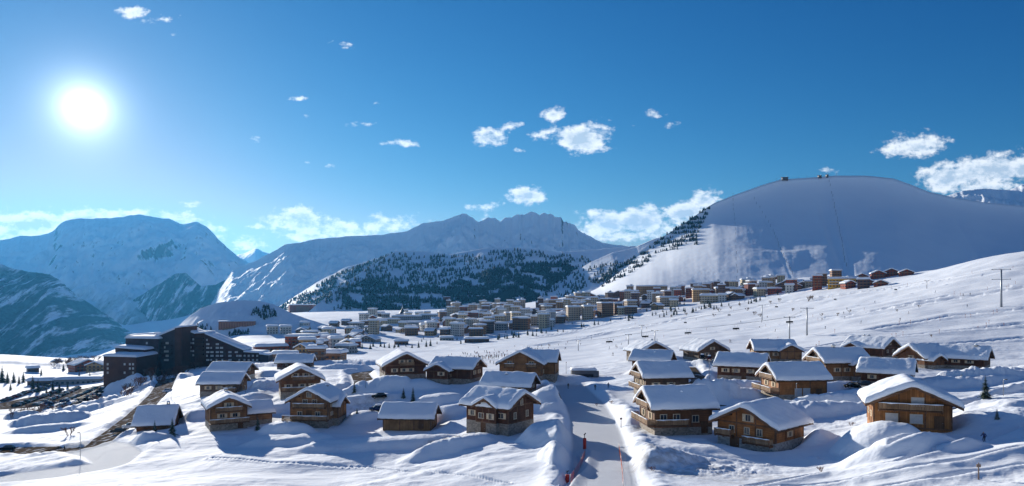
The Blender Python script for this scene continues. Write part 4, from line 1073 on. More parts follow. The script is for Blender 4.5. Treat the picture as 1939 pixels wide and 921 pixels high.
named_block('dark brown block with a grid of white bays, at the near edge of the town', 985, 624, 24, 22, -20, 'brown', 0.8, 0.7)
named_block('tallest white block with banded balconies, at the near edge of the town', 1035, 617, 28, 24, -25, 'white', 0.8, 0.9, True)
named_block('plain pinkish beige tower right of the tall white block', 1085, 608, 23, 24, 12, 'beige', 0.9)
named_block('tower half cream half brown, with stacked balconies, right of the beige tower', 1146, 600, 24, 24, 25, 'brown', 0.9, 0.6)
named_block('narrow brown tower with open balconies, between the half-cream tower and a wide beige block', 1194, 590, 19, 20, 20, 'beige', 0.9, 0.9)
named_block('wide beige block with stacked balconies on the right side of the town', 1264, 580, 36, 18, 18, 'beige', 0.6, 0.9)
named_block('long two-tone tan block high at the back, under the open white slope', 1234, 559, 58, 16, 0, 'tan', 0.35, 0.6)
named_block('small cream tower standing in front of the long two-tone block', 1202, 566, 14, 14, 0, 'cream', 0.9)
named_block('tan block with a white vertical stripe, right of the wide beige block', 1327, 569, 31, 19, 5, 'tan', 0.7)
named_block('dark block of deep balconies on the right edge of the town', 1373, 562, 36, 17, 8, 'dark', 0.6, 0.95)
named_block('long dark brown flat-roofed hotel under the angular concrete roof', 1331, 551, 46, 12, 0, 'brown', 0.4, 0.8, cat='hotel', name='hotel')
named_block('slim pale tower with a black crown at the right end of the blocks', 1414, 549, 21, 20, 10, 'cream', 0.9, None, True)
named_block('long low dark range right of the slim pale tower', 1450, 546, 40, 7, 5, 'dark', 0.4)
named_gable('broad brown chalet-style hotel near the lift foot, right of the low dark range', 1488, 549, 34, 15, 0, 'brown', 0.9)
named_block('bright ochre-yellow long building far right of the town', 1594, 545, 48, 13, 0, 'ochre', 0.4, 0.9)
named_block('pale building with a flat roof just left of the ochre-yellow one', 1540, 542, 30, 10, 0, 'cream', 0.6, 0.7)
named_gable('round-roofed small red hut alone on the snow above the town', 1467, 529, 10, 8, 0, 'red', 1.0, 'hut', 'hut')
for px, py, w, h, rot, lab in [(1640,541,26,12,0,'red-brown chalet right beside the ochre-yellow building'), (1662,528,24,14,10,'tallest red-brown chalet of the cluster on the crest'), (1690,524,26,12,-8,'red-brown chalet at the top right of the crest cluster'),
                               (1716,521,24,9,5,'last low red-brown chalet at the right end of the crest'), (1668,541,24,9,0,'low red-brown chalet below the tallest of the crest cluster'), (1560,534,20,10,0,'brown chalet behind and left of the ochre-yellow building'), (1520,545,24,10,0,'brown chalet with blue snow roof, left of the flat pale building'), (1632,529,20,8,6,'small red-brown chalet at the upper left of the crest cluster')]:
    named_gable(lab, px, py, w, h, rot, 'red' if px > 1610 else 'brown', 0.8, group='red-brown chalets on the crest' if px > 1610 else TG)
def big_complex():
    x, y = base_hit(880, 582); k = y / F
    root = empty('hotel'); put(root, 880, 582)
    for cx, w, h, seed in ((-34, 14, 21, 1), (-16, 24, 15, 2), (8, 26, 15, 3), (30, 18, 23, 4), (45, 14, 13, 5)):
        m = MB(); H = h * k; m.box((cx * k, 0, (H - 8) / 2), (w * k, 14 + seed * 0.3, H + 8)); wl = m.build('wall', FAC['red'] if seed in (1, 4) else FAC['dark'], root)
        inst('roof_snow', cap_mesh(w * k, 14 + seed * 0.3, 1.2, seed), wl, (cx * k, 0, H + 0.01))
    tag(root, 'large dark red-brown stepped hotel at the top left of the town, under the woods', 'hotel', TG); reserve(root, 40)
big_complex()
named_block('long orange-tan flat block near the top middle of the dense town', 1050, 578, 30, 10, 0, 'tan', 0.5, 0.9)
named_gable('red-brown row of gables at the top right of the town, beside the bright rib', 1116, 569, 26, 12, 0, 'red', 0.7)
named_gable('large dark chalet right of the red-brown row, under the white slope', 1168, 565, 26, 12, 12, 'dark', 0.9)
for px, py, w, h, lab in [(735,613,44,9,'long pale low hall left of the church'), (770,606,56,8,'long snow-topped hall right below the church spire'), (790,618,54,8,'nearest of the long low halls in front of the church'), (812,604,36,8,'low hall right of the church, under the wooded hill')]:
    named_block(lab, px, py, w, h, 0, 'cream' if px < 760 else 'grey', 0.4, name='hall', cat='hall')
def church():
    root = empty('church'); put(root, 762, 600); k = base_hit(762, 600)[1] / F
    m = MB(); n = 12; w = 13 * k
    ring = [(w * math.cos(2*math.pi*i/n), w * math.sin(2*math.pi*i/n), -3) for i in range(n)]; ring2 = [(p[0], p[1], 5) for p in ring]
    m.add(ring + ring2, [(i, (i+1) % n, n + (i+1) % n, n + i) for i in range(n)] + [tuple(n + i for i in range(n))], 0); m.build('wall', FAC['dark'], root)
    c = MB(); r0 = 7.5 * k
    vs = []
    for rr, z in ((r0, 5.0), (r0 * 0.45, 10.5), (0.5, 15.5)): vs += [(rr * math.cos(2*math.pi*i/n), rr * math.sin(2*math.pi*i/n), z) for i in range(n)]
    c.add(vs, [(j*n+i, j*n+(i+1) % n, (j+1)*n+(i+1) % n, (j+1)*n+i) for j in range(2) for i in range(n)] + [tuple(2*n+i for i in range(n))], 0, False)
    rf = c.build('spire', plain('slate', (0.05, 0.05, 0.06), 0.6), root)
    s = MB(); s.tube([(0, 0, 15.3), (0, 0, 22)], [0.9, 0.25], 6); s.build('finial', M_ROOFSNOW, rf)
    inst('roof_snow', cap_mesh(w * 1.4, w * 1.4, 1.0, 3), root, (0, 0, 5.01))
    tag(root, 'round church with a dark conical roof and pale spire below the wooded hill', 'church'); reserve(root, 20)
church()
# middle distance, left of the town
GM = 'brown apartment blocks behind the left chalets'
named_block('brown block of flats with a flat snow roof and pale side strips, left of centre', 573, 664, 54, 24, -20, 'red', 0.7, 0.5, group=GM)
named_block('long low brown block in front of two small white twin blocks', 512, 668, 58, 16, 10, 'red', 0.5, 0.5, group=GM)
named_block('dark stepped block at the right end of the big dark building', 540, 690, 44, 22, 0, 'dark', 0.6, None, group=GM)
named_block('tall dark brown block beside the thick-snowed low roof', 600, 690, 30, 26, -10, 'brown', 0.8, None, True, group=GM)
named_block('brown block with a rounded corner next to the snowy plain', 634, 688, 34, 18, -25, 'brown', 0.9, 0.6, group=GM)
named_block('left one of the twin white blocks under the white hill', 516, 634, 20, 14, 5, 'white', 0.7, 0.8, name='twin_block', group='twin white blocks')
named_block('right one of the twin white blocks under the white hill', 541, 634, 20, 14, 5, 'white', 0.7, 0.8, name='twin_block', group='twin white blocks')
named_gable('small square pavilion with a snow roof, right of the twin white blocks', 570, 632, 20, 9, 0, 'grey', 0.9, 'pavilion', 'pavilion')
named_gable('dark red hut with a single tilted snow roof in the middle of the valley floor', 672, 643, 28, 11, 30, 'red', 0.8, 'hut', 'hut')
named_block('low round-edged pavilion with piled snow, behind the left chalet row', 632, 655, 36, 9, 0, 'grey', 0.6, name='pavilion', cat='pavilion')
named_block('low pale shed on the valley floor, left of the dark red hut', 622, 634, 24, 7, 0, 'white', 0.7, name='shed', cat='shed')
named_gable('low wide roof with snow ribs just right of the dark red hut', 700, 648, 32, 7, -20, 'grey', 1.0, 'shed', 'shed')
named_block('brown block with a snowy roof at the foot of the bright ridge line', 572, 586, 48, 13, 6, 'red', 0.5, 0.5)
named_block('round-fronted ice-rink hall with a scalloped snow roof, beside the crowd of skiers', 903, 649, 46, 8, 0, 'dark', 0.6, name='hall', cat='hall')
named_block('low domed pavilion buried in snow left of the white corner slab', 846, 644, 26, 7, 0, 'grey', 0.9, name='pavilion', cat='pavilion')
named_block('snow-topped kiosk in the middle of the valley floor, right of the round snow mound', 760, 652, 26, 6, 0, 'brown', 0.8, name='kiosk', cat='kiosk')

def red_lodge():
    x0, y0, z0 = hill_hit('white', 450, 619)
    k = y0 / F
    root = empty('lodge', (x0, y0, z0 - 1), -math.atan2(x0, y0))
    m = MB(); m.box((0, 5, 3.0), (66 * k, 12, 16 * k)); wl = m.build('wall', plain('red stone lodge', (0.24, 0.10, 0.07), 0.85, var=0.3, scale=0.5), root)
    inst('roof_snow', cap_mesh(66 * k, 12, 1.0, 4), wl, (0, 5, 3 + 8 * k + .01))
    b = MB(); b.box((9, 0.6, -2.5), (78 * k, 6, 5)); b.build('terrace', M_SLABW, root)
    for i in range(14):
        a = MB(); xx = (-30 + i * 60 / 13) * k
        a.box((xx, -1.05, 3.0), (1.9, 0.12, 12 * k)); a.build('balcony_column', plain_cached('lodge brick', (0.36, 0.15, 0.09)), root)
    tag(root, 'long red stone lodge with a row of tall bays, alone on the white hill', 'lodge')

_pc = {}
def plain_cached(name, col, *a, **k):
    if name not in _pc: _pc[name] = plain(name, col, *a, **k)
    return _pc[name]
HP = {}
def hill_pts(key):
    if key not in HP:
        X, D, Z = HILLS[key][1]
        HP[key] = (CX + F * X / D, HY - F * Z / D, X, D, Z)
    return HP[key]
def hill_hit(key, px, py):
    a, b, X, D, Z = hill_pts(key)
    q = (a - px) ** 2 + (b - py) ** 2 + (D - D.min()) * 0.002
    i = np.unravel_index(np.argmin(q), q.shape)
    return float(X[i]), float(D[i]), float(Z[i])
red_lodge()

# --- the long dark stepped apartment building on the left
def dark_building():
    d = 445.0; k = d / F
    X = lambda px: (px - CX) * k
    Zf = lambda py: (HY - py) * k
    root = empty('apartment_building', (X(345), d, Zf(690)))
    wm = plain('dark red cladding', (0.06, 0.027, 0.026), 0.75, var=0.3, scale=0.3)
    wm2 = plain('red-brown cladding', (0.085, 0.038, 0.030), 0.75, var=0.25, scale=0.3)
    wm3 = plain('slate cladding', (0.055, 0.045, 0.055), 0.75, var=0.3, scale=0.3)
    ox, oz = X(345), Zf(690)
    def blk(px0, px1, yl, yr, dy0, dy1, mat, th=1.0, bot=-14):
        """front wall spans px0..px1, roof from yl (left) to yr (right); dy0..dy1 depth behind the reference plane"""
        s = (d + dy0) / d
        xa, xb = X(px0) * s - ox, X(px1) * s - ox
        za, zb = Zf(yl) * s - oz, Zf(yr) * s - oz
        m = MB(); vs = []
        for y in (dy0, dy1): vs += [(xa, y, bot), (xb, y, bot), (xb, y, zb), (xa, y, za)]
        m.add(vs, [(0,1,2,3), (7,6,5,4), (0,4,5,1), (1,5,6,2), (2,6,7,3), (3,7,4,0)])
        wl = m.build('wall', mat, root)
        ln = math.hypot(xb - xa, zb - za); ang = math.atan2(zb - za, xb - xa)
        sn = inst('roof_snow', cap_mesh(ln, abs(dy1 - dy0), th, int(px0), 0.5), wl, ((xa + xb) / 2, (dy0 + dy1) / 2, (za + zb) / 2 + 0.02))
        sn.rotation_euler = (0, -ang, 0)
        return xa, xb, za, zb
    wmm = plain('pale glazing', (0.55, 0.52, 0.48), 0.5, var=0.3, scale=0.2)  # pale mottled tone of this building's windows
    nw = [0]
    def wins_on(px0, px1, rows, cols, dy, w=1.3, h=1.3, skip=0.0, slope=None):
        s = (d + dy) / d; me = cached(('bw', w, h), lambda: (lambda mb: (mb.box((0, -0.03, 0), (w, 0.12, h)), mb.mesh('window', wmm))[1])(MB()))
        for r_ in rows:
            for c in cols:
                if slope and r_ < slope(c) + 7: continue
                if random.random() < skip: continue
                inst('window', me, root, (X(c) * s - ox, dy, Zf(r_) * s - oz)); nw[0] += 1
    blk(196, 258, 675, 677, -38, -12, wm2, 1.6)
    blk(218, 274, 659, 663, -24, 0, wm, 1.4)
    blk(238, 300, 641, 642, -14, 6, wm3, 1.4)
    blk(290, 331, 641, 624, -10, 10, wm3, 1.4)
    blk(331, 343, 622, 620, -13, 9, wm2, 1.0)
    blk(240, 290, 638, 634, 4, 14, wm, 1.2)
    blk(343, 368, 622, 632, 0, 16, wm, 1.0)
    blk(368, 389, 632, 631, 0.6, 15, wm2, 1.0)
    blk(389, 460, 633, 663, -1, 14, wm, 1.0)
    blk(460, 496, 667, 669, 0, 13, wm, 1.0)
    blk(492, 508, 671, 673, -3, 8, wm3, 0.9)
    wins_on(0, 0, [650, 658, 666, 674, 682], [297, 300, 303, 312, 315, 318], -10.05, 0.9, 1.3, 0.1)
    wins_on(0, 0, [650, 658, 666], [278], -14.05, 1.0, 1.3, 0.0)
    wins_on(0, 0, [643, 650, 658, 665, 673], [346, 351, 361, 366], -0.05, 1.0, 1.2, 0.25)
    wins_on(0, 0, [685, 693, 701], [222, 230, 262, 268], -24.05, 1.0, 1.2, 0.3)
    wins_on(0, 0, [690, 698, 706], [204, 236, 246, 252], -38.05, 1.0, 1.2, 0.3)
    sl = lambda c: 633 + (c - 389) * 30 / 71
    wins_on(0, 0, [644, 652, 659, 667, 674, 682], [392, 395, 400, 403, 410, 413, 418, 421, 434, 437, 446, 449, 453, 456], -1.05, 0.9, 1.1, 0.12, sl)
    wins_on(0, 0, [674, 682], [463, 471, 479, 487], -0.05, 1.2, 1.1)
    for rows_, xa, xb, dy in (([646, 654, 662, 669, 678], 294, 326, -10), ([641, 648, 656, 663, 671], 372, 386, 0.6)):
        for r_ in rows_:
            b = MB(); s_ = (d + dy) / d; b.box(((X(xa) + X(xb)) / 2 * s_ - ox, dy - 0.6, Zf(r_) * s_ - oz), ((xb - xa) * k, 1.2, 0.9)); b.build('balcony', wm3 if dy < 0 else wm, root)
    tag(root, 'huge dark red stepped apartment building whose roof slopes down to the right', 'apartment building')
dark_building()
# houses in front of the far plateau edge
GL = 'houses on the left plateau'
named_gable('brown house with a rounded snow roof, left of the huge dark building', 160, 703, 44, 20, 20, 'red', 0.8, 'house', 'house', GL, 22)
named_gable('smaller tan house pressed against the right of the rounded-roof house', 184, 704, 30, 18, -20, 'tan', 0.9, 'house', 'house', GL, 22)
named_block('tiny hut on the sunlit snowfield of the left plateau', 62, 704, 18, 8, 10, 'dark', 0.7, name='hut', cat='hut', group=GL)
named_gable('small chapel-like gable at the foot of the huge dark building', 214, 719, 26, 12, -10, 'brown', 1.0, 'annex', 'annex', GL, 35)
named_block('long low snow-roofed garage behind the car park', 150, 728, 80, 6, -18, 'grey', 0.25, name='garage', cat='garage', group=GL)
named_block('low flat store with thick snow left of the long garage', 80, 730, 44, 6, -25, 'dark', 0.4, name='store', cat='store', group=GL)
named_gable('small kiosk beside the snow-covered lane under the big dark building', 108, 690, 18, 7, 0, 'brown', 0.9, 'kiosk', 'kiosk', GL)

# --- the mass of the town
protos = []
for i, (W, L, st, col, bal, pent) in enumerate([(13,10,5,'white',0.9,False),(11,10,6,'cream',0.9,False),(11,9,3,'cream',None,False),(14,10,4,'beige',0.9,False),(12,11,6,'beige',None,True),(10,9,3,'white',None,False),
                                                (16,10,3,'brown',0.9,False),(11,10,5,'brown',0.8,False),(11,9,3,'dark',None,False),(18,10,3,'grey',0.9,False),(13,10,2,'grey',None,False),(24,10,3,'cream',0.95,False),
                                                (9,9,7,'dark',None,True),(12,9,4,'tan',0.9,False),(20,10,2,'red',None,False),(10,10,5,'red',0.9,False)]):
    b = block('town_block', W, L, st, col, i * 7 + 3, bal, pent); b.location = (0, -3000, -500); protos.append((b, max(W, L) * 0.60, col, st, 'b', False))
for i, (W, L, H, col) in enumerate([(11,11,5,'brown'),(10,12,6,'dark'),(11,10,5,'red'),(12,11,6,'tan'),(9,10,4,'cream'),(13,11,7,'brown')]):
    b = gable_house('town_chalet', W, L, H, col, i * 5 + 2); b.location = (0, -3000, -500); protos.append((b, max(W, L) * 0.60, col, 3, 'g', False))
used_p = set()
def scatter(poly_fn, n, weights, region, gap=1.0, tries=4000):
    ok = 0
    for _ in range(tries):
        if ok >= n: break
        px, py = poly_fn()
        x, y = base_hit(px, py)
        i = random.choices(range(len(protos)), weights)[0]
        b, rad, col, st, kd, _u = protos[i]
        rr = rad * gap
        if any((x - a) ** 2 + (y - c) ** 2 < (rr + r_) ** 2 for a, c, r_ in TAKEN): continue
        if i in used_p: o = copy_tree(b)
        else: o = b; used_p.add(i)
        put(o, px, py, random.choice([0, 0, 15, -20, 30, -40, 90, 70]))
        TAKEN.append((x, y, rr)); ok += 1
        cn = {'white': 'white', 'cream': 'cream', 'beige': 'beige', 'brown': 'brown', 'dark': 'dark brown', 'grey': 'grey', 'red': 'red-brown', 'tan': 'tan'}[col]
        if kd == 'b':
            tag(o, '%s %d-storey snow-capped block %s' % (cn, st, region), 'apartment block', '%s %d-storey blocks %s' % (cn, st, region))
        else:
            tag(o, 'small %s gabled chalet under snow %s' % (cn, region), 'chalet', 'small %s gabled chalets %s' % (cn, region))
def poly(xs, lo, hi):
    def f():
        px = random.uniform(xs[0], xs[-1])
        return px, random.uniform(np.interp(px, xs, lo), np.interp(px, xs, hi))
    return f
W_all = [6,6,6,5,4,6,4,4,5,4,4,2,3,4,3,3, 5,5,4,4,4,3]
W_right = [3,4,3,5,4,2,6,6,5,4,2,2,3,5,2,4, 7,7,5,5,2,5]
W_floor = [4,1,6,1,0,6,3,1,4,4,7,2,0,3,4,0, 6,5,4,4,4,3]
scatter(poly([842,900,1000,1130], [585,583,578,568], [640,640,628,604]), 160, W_all, 'in the dense middle of the far town', 0.90, 9000)
scatter(poly([1130,1200,1300,1400,1500], [568,560,553,547,541], [602,593,582,568,556]), 80, W_right, 'on the rising right side of the far town', 0.92, 6000)
scatter(poly([1500,1580,1640], [540,535,530], [555,548,545]), 12, [0,1,1,1,0,0,3,2,2,1,1,0,0,2,1,1,6,5,5,4,1,4], 'near the ochre-yellow building', 1.0)
scatter(poly([690,760,845], [598,596,596], [632,640,640]), 30, W_floor, 'on the valley floor around the church', 1.2)
scatter(poly([575,650,700], [622,615,612], [680,672,655]), 30, W_floor, 'on the valley floor left of the church', 1.3)
for i, p in enumerate(protos):
    if i not in used_p:
        for ch in list(p[0].children_recursive): bpy.data.objects.remove(ch)
        bpy.data.objects.remove(p[0])
# ------------------------------------------------------------------ trees
def foliage_mat(name, c0, c1, snow=0.0):
    m, nt, bs = newmat(name)
    geo = nt.nodes.new('ShaderNodeNewGeometry')
    n = noise(nt, geo.outputs['Position'], 0.9, 4)
    c = mixc(nt, n, c0, c1)
    if snow > 0:
        s = nt.nodes.new('ShaderNodeSeparateXYZ'); nt.links.new(geo.outputs['Normal'], s.inputs[0])
        k = math_(nt, 'MULTIPLY', ramp(nt, math_(nt, 'ABSOLUTE', s.outputs[2]), [(0.5, 0.0), (0.8, 1.0)]), ramp(nt, noise(nt, geo.outputs['Position'], 1.7, 5), [(0.5, 0.0), (0.62, 1.0)]))
        c = mixc(nt, math_(nt, 'MULTIPLY', k, snow), c, SNOWC)
    nt.links.new(c, bs.inputs['Base Color']); bs.inputs['Roughness'].default_value = 0.85; bs.inputs['Specular IOR Level'].default_value = 0.15
    return m
M_FIR = foliage_mat('fir needles', (0.018, 0.035, 0.022), (0.05, 0.075, 0.042), 0.25)
M_WOOD = foliage_mat('far wood', (0.020, 0.032, 0.038), (0.06, 0.07, 0.07), 0.0)
M_BARK = plain('bark', (0.08, 0.055, 0.04), 0.9)
M_TWIG = plain('red-brown twigs', (0.17, 0.085, 0.065), 0.9)
M_TWIGP = plain('pale dry twigs', (0.22, 0.16, 0.12), 0.9)

def fir_meshes(h, seed):
    rs = random.Random(seed)
    t = MB(); t.tube([(0, 0, -0.5), (0, 0, h * 0.5), (0, 0, h)], [h * 0.022, h * 0.013, 0.01], 6)
    c = MB(); z = h * 0.08; n = 0
    while z < h * 0.98:
        f = z / h; rad = h * 0.26 * (1 - f) ** 0.85 * rs.uniform(0.8, 1.15) + 0.05
        nb = max(5, int(9 * (1 - f) + 5)); a0 = rs.uniform(0, 6.28)
        for i in range(nb):
            a = a0 + 2 * math.pi * i / nb + rs.uniform(-.25, .25); r_ = rad * rs.uniform(0.65, 1.12)
            d = Vector((math.cos(a), math.sin(a), 0)); s = Vector((-d.y, d.x, 0)); dr = rs.uniform(0.18, 0.42)
            w = r_ * rs.uniform(0.22, 0.34)
            p0 = Vector((0, 0, z + 0.05 * h * (1 - f))); p1 = d * r_ * 0.55 + Vector((0, 0, z - r_ * dr * 0.35)); p2 = d * r_ + Vector((0, 0, z - r_ * dr))
            # a drooping spray: two folded blades with ragged finger tips
            for sg in (-1, 1):
                q1 = p1 + s * (sg * w) - Vector((0, 0, w * 0.5)); q2 = p2 + s * (sg * w * 0.35) - Vector((0, 0, w * 0.2))
                m_ = p1 * 0.6 + p2 * 0.4 + s * (sg * w * 0.55) - Vector((0, 0, w * 0.1))
                c.add([p0, p1, q1], [(0, 1, 2)]); c.add([p1, m_, q1], [(0, 1, 2)]); c.add([p1, p2, q2, m_], [(0, 1, 2, 3)])
        z += h * 0.055 * (1 - f * 0.5)
    return t.mesh('trunk', M_BARK), c.mesh('crown', M_FIR)
_firs = [fir_meshes(6.0, s) for s in (1, 2, 3)]
def fir(loc, h, label, group, k=None, name='fir_tree'):
    k = random.randrange(3) if k is None else k
    e = empty(name, loc, random.uniform(0, 6.28)); e.scale = (h / 6.0 * random.uniform(0.85, 1.1),) * 2 + (h / 6.0,)
    inst('trunk', _firs[k][0], e, (0, 0, 0)); inst('crown', _firs[k][1], e, (0, 0, 0))
    tag(e, label, 'fir tree', group); return e
def fir_px(px, py, hpx, label, group=None, dz=-0.2):
    p = at(px, py); return fir((p.x, p.y, p.z + dz), hpx * p.y / F, label, group)
G_F = 'small firs between the chalets'
for px, py, h, lab in [(293,826,32,'left one of two small dark firs in front of the low buried chalet'), (326,824,34,'right one of two small dark firs in front of the low buried chalet'), (488,816,28,'bushy dark fir at the right corner of the honey chalet with the wing'),
                       (764,756,22,'thin left one of two firs behind the upright-board chalet'), (782,760,30,'bigger right one of two firs behind the upright-board chalet'), (671,752,22,'dark fir beside the bend of the brown lane right of the tall honey chalet'),
                       (1866,772,46,'young pine beside the road on the far right'), (1888,812,24,'small bluish fir in the shade right of the biggest orange gable'), (1550,722,12,'tiny fir under the eaves of the layered-balcony chalet'), (676,797,13,'tiny snow-dusted fir in the shade of the tall honey chalet'), (1720,676,20,'small fir squeezed between the rear right chalets')]:
    fir_px(px, py, h, lab, G_F)
for i, (px, py, h) in enumerate([(4,722,34),(14,726,26),(26,722,24),(36,728,18),(62,742,34),(72,744,28),(44,722,24),(88,748,18),(100,744,26),(112,746,24),(96,752,16),(128,736,16),(120,702,14),(78,712,16),(150,714,12),(20,738,16),(132,700,14),(170,716,12)]):
    fir_px(px, py, h, 'small dark fir on the sunlit left plateau behind the car park', 'firs on the left plateau')
def bare_mesh(h, seed, mat, spread=0.55):
    rs = random.Random(seed); m = MB()
    def grow(p, d, l, r_, lv):
        q = p + d * l
        m.tube([p, p + d * l * 0.5 + Vector((rs.uniform(-.05,.05),)*3) * l, q], [r_, r_ * 0.8, r_ * 0.6], 3, cap=False)
        if lv == 0: return
        for _ in range(3 if lv > 1 else 4):
            nd = (d + Vector((rs.uniform(-1, 1), rs.uniform(-1, 1), rs.uniform(-0.1, 0.7))) * spread).normalized()
            grow(p + d * l * rs.uniform(0.5, 1.0), nd, l * rs.uniform(0.55, 0.8), r_ * 0.6, lv - 1)
    for _ in range(4): grow(Vector((rs.uniform(-.3,.3), rs.uniform(-.3,.3), -0.2)), Vector((rs.uniform(-.4,.4), rs.uniform(-.4,.4), 1)).normalized(), h * 0.36, h * 0.026, 4)
    return m.mesh('bare_shrub', mat)
_bare = [bare_mesh(4.0, 5, M_TWIG), bare_mesh(4.0, 8, M_TWIG), bare_mesh(4.0, 9, M_TWIGP)]
def bare_px(px, py, hpx, label, group, k):
    p = at(px, py); o = bpy.data.objects.new('bare_shrub', _bare[k]); link(o)
    s = hpx * p.y / F / 4.0; o.location = (p.x, p.y, p.z - 0.1); o.scale = (s * 1.25, s * 1.25, s); o.rotation_euler = (0, 0, random.uniform(0, 6.28))
    tag(o, label, 'shrub', group)
for i in range(46):
    px = random.uniform(236, 392); base = np.interp(px, [236, 300, 392], [752, 722, 690]); bare_px(px, base + random.uniform(-10, 6), random.uniform(14, 26), 'leafless reddish bush in the belt below the huge dark building', 'reddish bushes below the huge dark building', random.randrange(2))
for i in range(30):
    px = random.uniform(20, 190); bare_px(px, np.interp(px, [0, 190], [792, 764]) + random.uniform(-8, 6), random.uniform(9, 18), 'leafless bush along the car park edge', 'leafless bushes along the car park', random.randrange(3))
for i in range(16):
    px = random.uniform(100, 190); bare_px(px, 694 + random.uniform(-8, 4), random.uniform(12, 22), 'bare tree clump at the far edge of the left plateau', 'bare clumps at the plateau edge', random.randrange(2))
for px, py, h in [(1340,583,8),(1362,592,9),(1385,586,8),(1402,580,8),(1428,596,10),(1440,600,9),(1460,575,8),(1475,571,9),(1500,588,9),(1530,571,14),(1540,568,12),(1352,600,8),(1415,588,9),(1555,600,8),(1585,598,8),(1608,592,8),(1700,592,7),(1740,583,7),(1765,640,8),(1270,600,7),(1300,598,7)]:
    bare_px(px, py, h, 'pale dry bush on the open ski slope', 'dry bushes on the open ski slope', 2)
for px, py, h, lab in [(130,826,24,'bare dark shrub poking out of the big left snow pile'), (535,700,16,'bare shrub beside the pale-gabled chalet'), (1236,895,14,'dry twigs poking from the rough snow by the groomed run'), (1500,812,12,'dry shrub between the log chalet and the biggest gable'), (1612,806,12,'bare bush at the left corner of the biggest gable'),(1130,762,8,'dark heather tuft at the top of the groomed run'),(1158,765,10,'dark shrub beside the groomed run'),(1272,688,8,'bush between the back right chalets'),(1555,890,16,'dry shrub in the right foreground snow')]:
    bare_px(px, py, h, lab, None, 0)

# ------------------------------------------------------------------ far woods: one mass per hill
def wood(key, specs, name, label, seed, hmin=7, hmax=13, rows=None):
    rs = np.random.RandomState(seed)
    a, b, X, D, Z = hill_pts(key)
    n0 = X.shape[0]
    V, Fc = [], []
    tm = []
    for (r0, r1, z0, z1) in ((0.30, 0.12, 0.08, 0.55), (0.20, 0.0, 0.45, 1.0)):
        tm.append((r0, r1, z0, z1))
    tot = 0
    for (polypx, dens) in specs:
        P = np.array(polypx, float)
        x0, x1 = P[:, 0].min(), P[:, 0].max(); y0, y1 = P[:, 1].min(), P[:, 1].max()
        ins = np.zeros(a.shape, bool)
        j = len(P) - 1
        for i in range(len(P)):
            c = ((P[i, 1] > b) != (P[j, 1] > b)) & (a < (P[j, 0] - P[i, 0]) * (b - P[i, 1]) / (P[j, 1] - P[i, 1] + 1e-9) + P[i, 0])
            ins ^= c; j = i
        ins[int(n0 * 0.87):] = False
        ids = np.argwhere(ins)
        if len(ids) == 0: continue
        area = 0.5 * abs(np.sum(P[:, 0] * np.roll(P[:, 1], 1) - P[:, 1] * np.roll(P[:, 0], 1)))
        n = int(area * dens)
        # weight by how much picture area each grid cell covers: rows are uneven, so sample in the picture
        qa, qb = a[ids[:, 0], ids[:, 1]], b[ids[:, 0], ids[:, 1]]
        from collections import defaultdict
        cell = defaultdict(list)
        for t, (u_, v_) in enumerate(zip((qa / 4).astype(int), (qb / 4).astype(int))): cell[(u_, v_)].append(t)
        keys = list(cell)
        for _ in range(n):
            kx = keys[rs.randint(len(keys))]; t = cell[kx][rs.randint(len(cell[kx]))]
            i, j2 = ids[t]
            i2, j3 = min(i + 1, n0 - 1), min(j2 + 1, X.shape[1] - 1)
            f, g = rs.rand(), rs.rand()
            def bl(A): return A[i, j2]*(1-f)*(1-g) + A[i2, j2]*f*(1-g) + A[i, j3]*(1-f)*g + A[i2, j3]*f*g
            x, y, z = bl(X), bl(D), bl(Z)
            if rows is not None and (z / rows[0]) % 1.0 > rows[1] + 0.5 * rs.rand() * rows[1]: continue
            if fbm(np.array([x / 60.]), np.array([z / 40. + y / 90.]), 3, seed)[0] < -0.14: continue
            V.append((x, y, z, rs.uniform(hmin, hmax), rs.uniform(0, 6.28))); tot += 1
    V = np.array(V); ns = 5
    allv, allf = [], []; off = 0
    ang = np.arange(ns) * 2 * math.pi / ns
    for (r0, r1, z0, z1) in tm:
        A = ang[None, :] + V[:, 4:5]
        jit = rs.uniform(0.7, 1.25, A.shape)
        rx = V[:, 3:4] * r0 * jit
        ring = np.stack([V[:, 0:1] + rx * np.cos(A), V[:, 1:2] + rx * np.sin(A), V[:, 2:3] + V[:, 3:4] * z0 * rs.uniform(0.8, 1.2, A.shape)], -1)
        tip = np.stack([V[:, 0], V[:, 1], V[:, 2] + V[:, 3] * z1], -1)[:, None, :]
        vs = np.concatenate([ring, tip], 1)
        N_ = len(V); base = off + np.arange(N_)[:, None] * (ns + 1)
        k = np.arange(ns)[None, :]
        tri = np.stack([base + k, base + (k + 1) % ns, base + ns + 0 * k], -1)
        allv.append(vs.reshape(-1, 3)); allf.append(tri.reshape(-1, 3)); off += N_ * (ns + 1)
    me = bpy.data.meshes.new(name); v = np.concatenate(allv); f = np.concatenate(allf)
    me.vertices.add(len(v)); me.vertices.foreach_set('co', v.astype(np.float32).ravel())
    me.loops.add(f.size); me.loops.foreach_set('vertex_index', f.ravel().astype(np.int32))
    me.polygons.add(len(f)); me.polygons.foreach_set('loop_start', np.arange(0, f.size, 3, dtype=np.int32)); me.polygons.foreach_set('loop_total', np.full(len(f), 3, dtype=np.int32))
    me.update(calc_edges=True); me.materials.append(M_WOOD)
    o = link(bpy.data.objects.new(name, me)); tag(o, label, 'wood', None, 'stuff'); return o
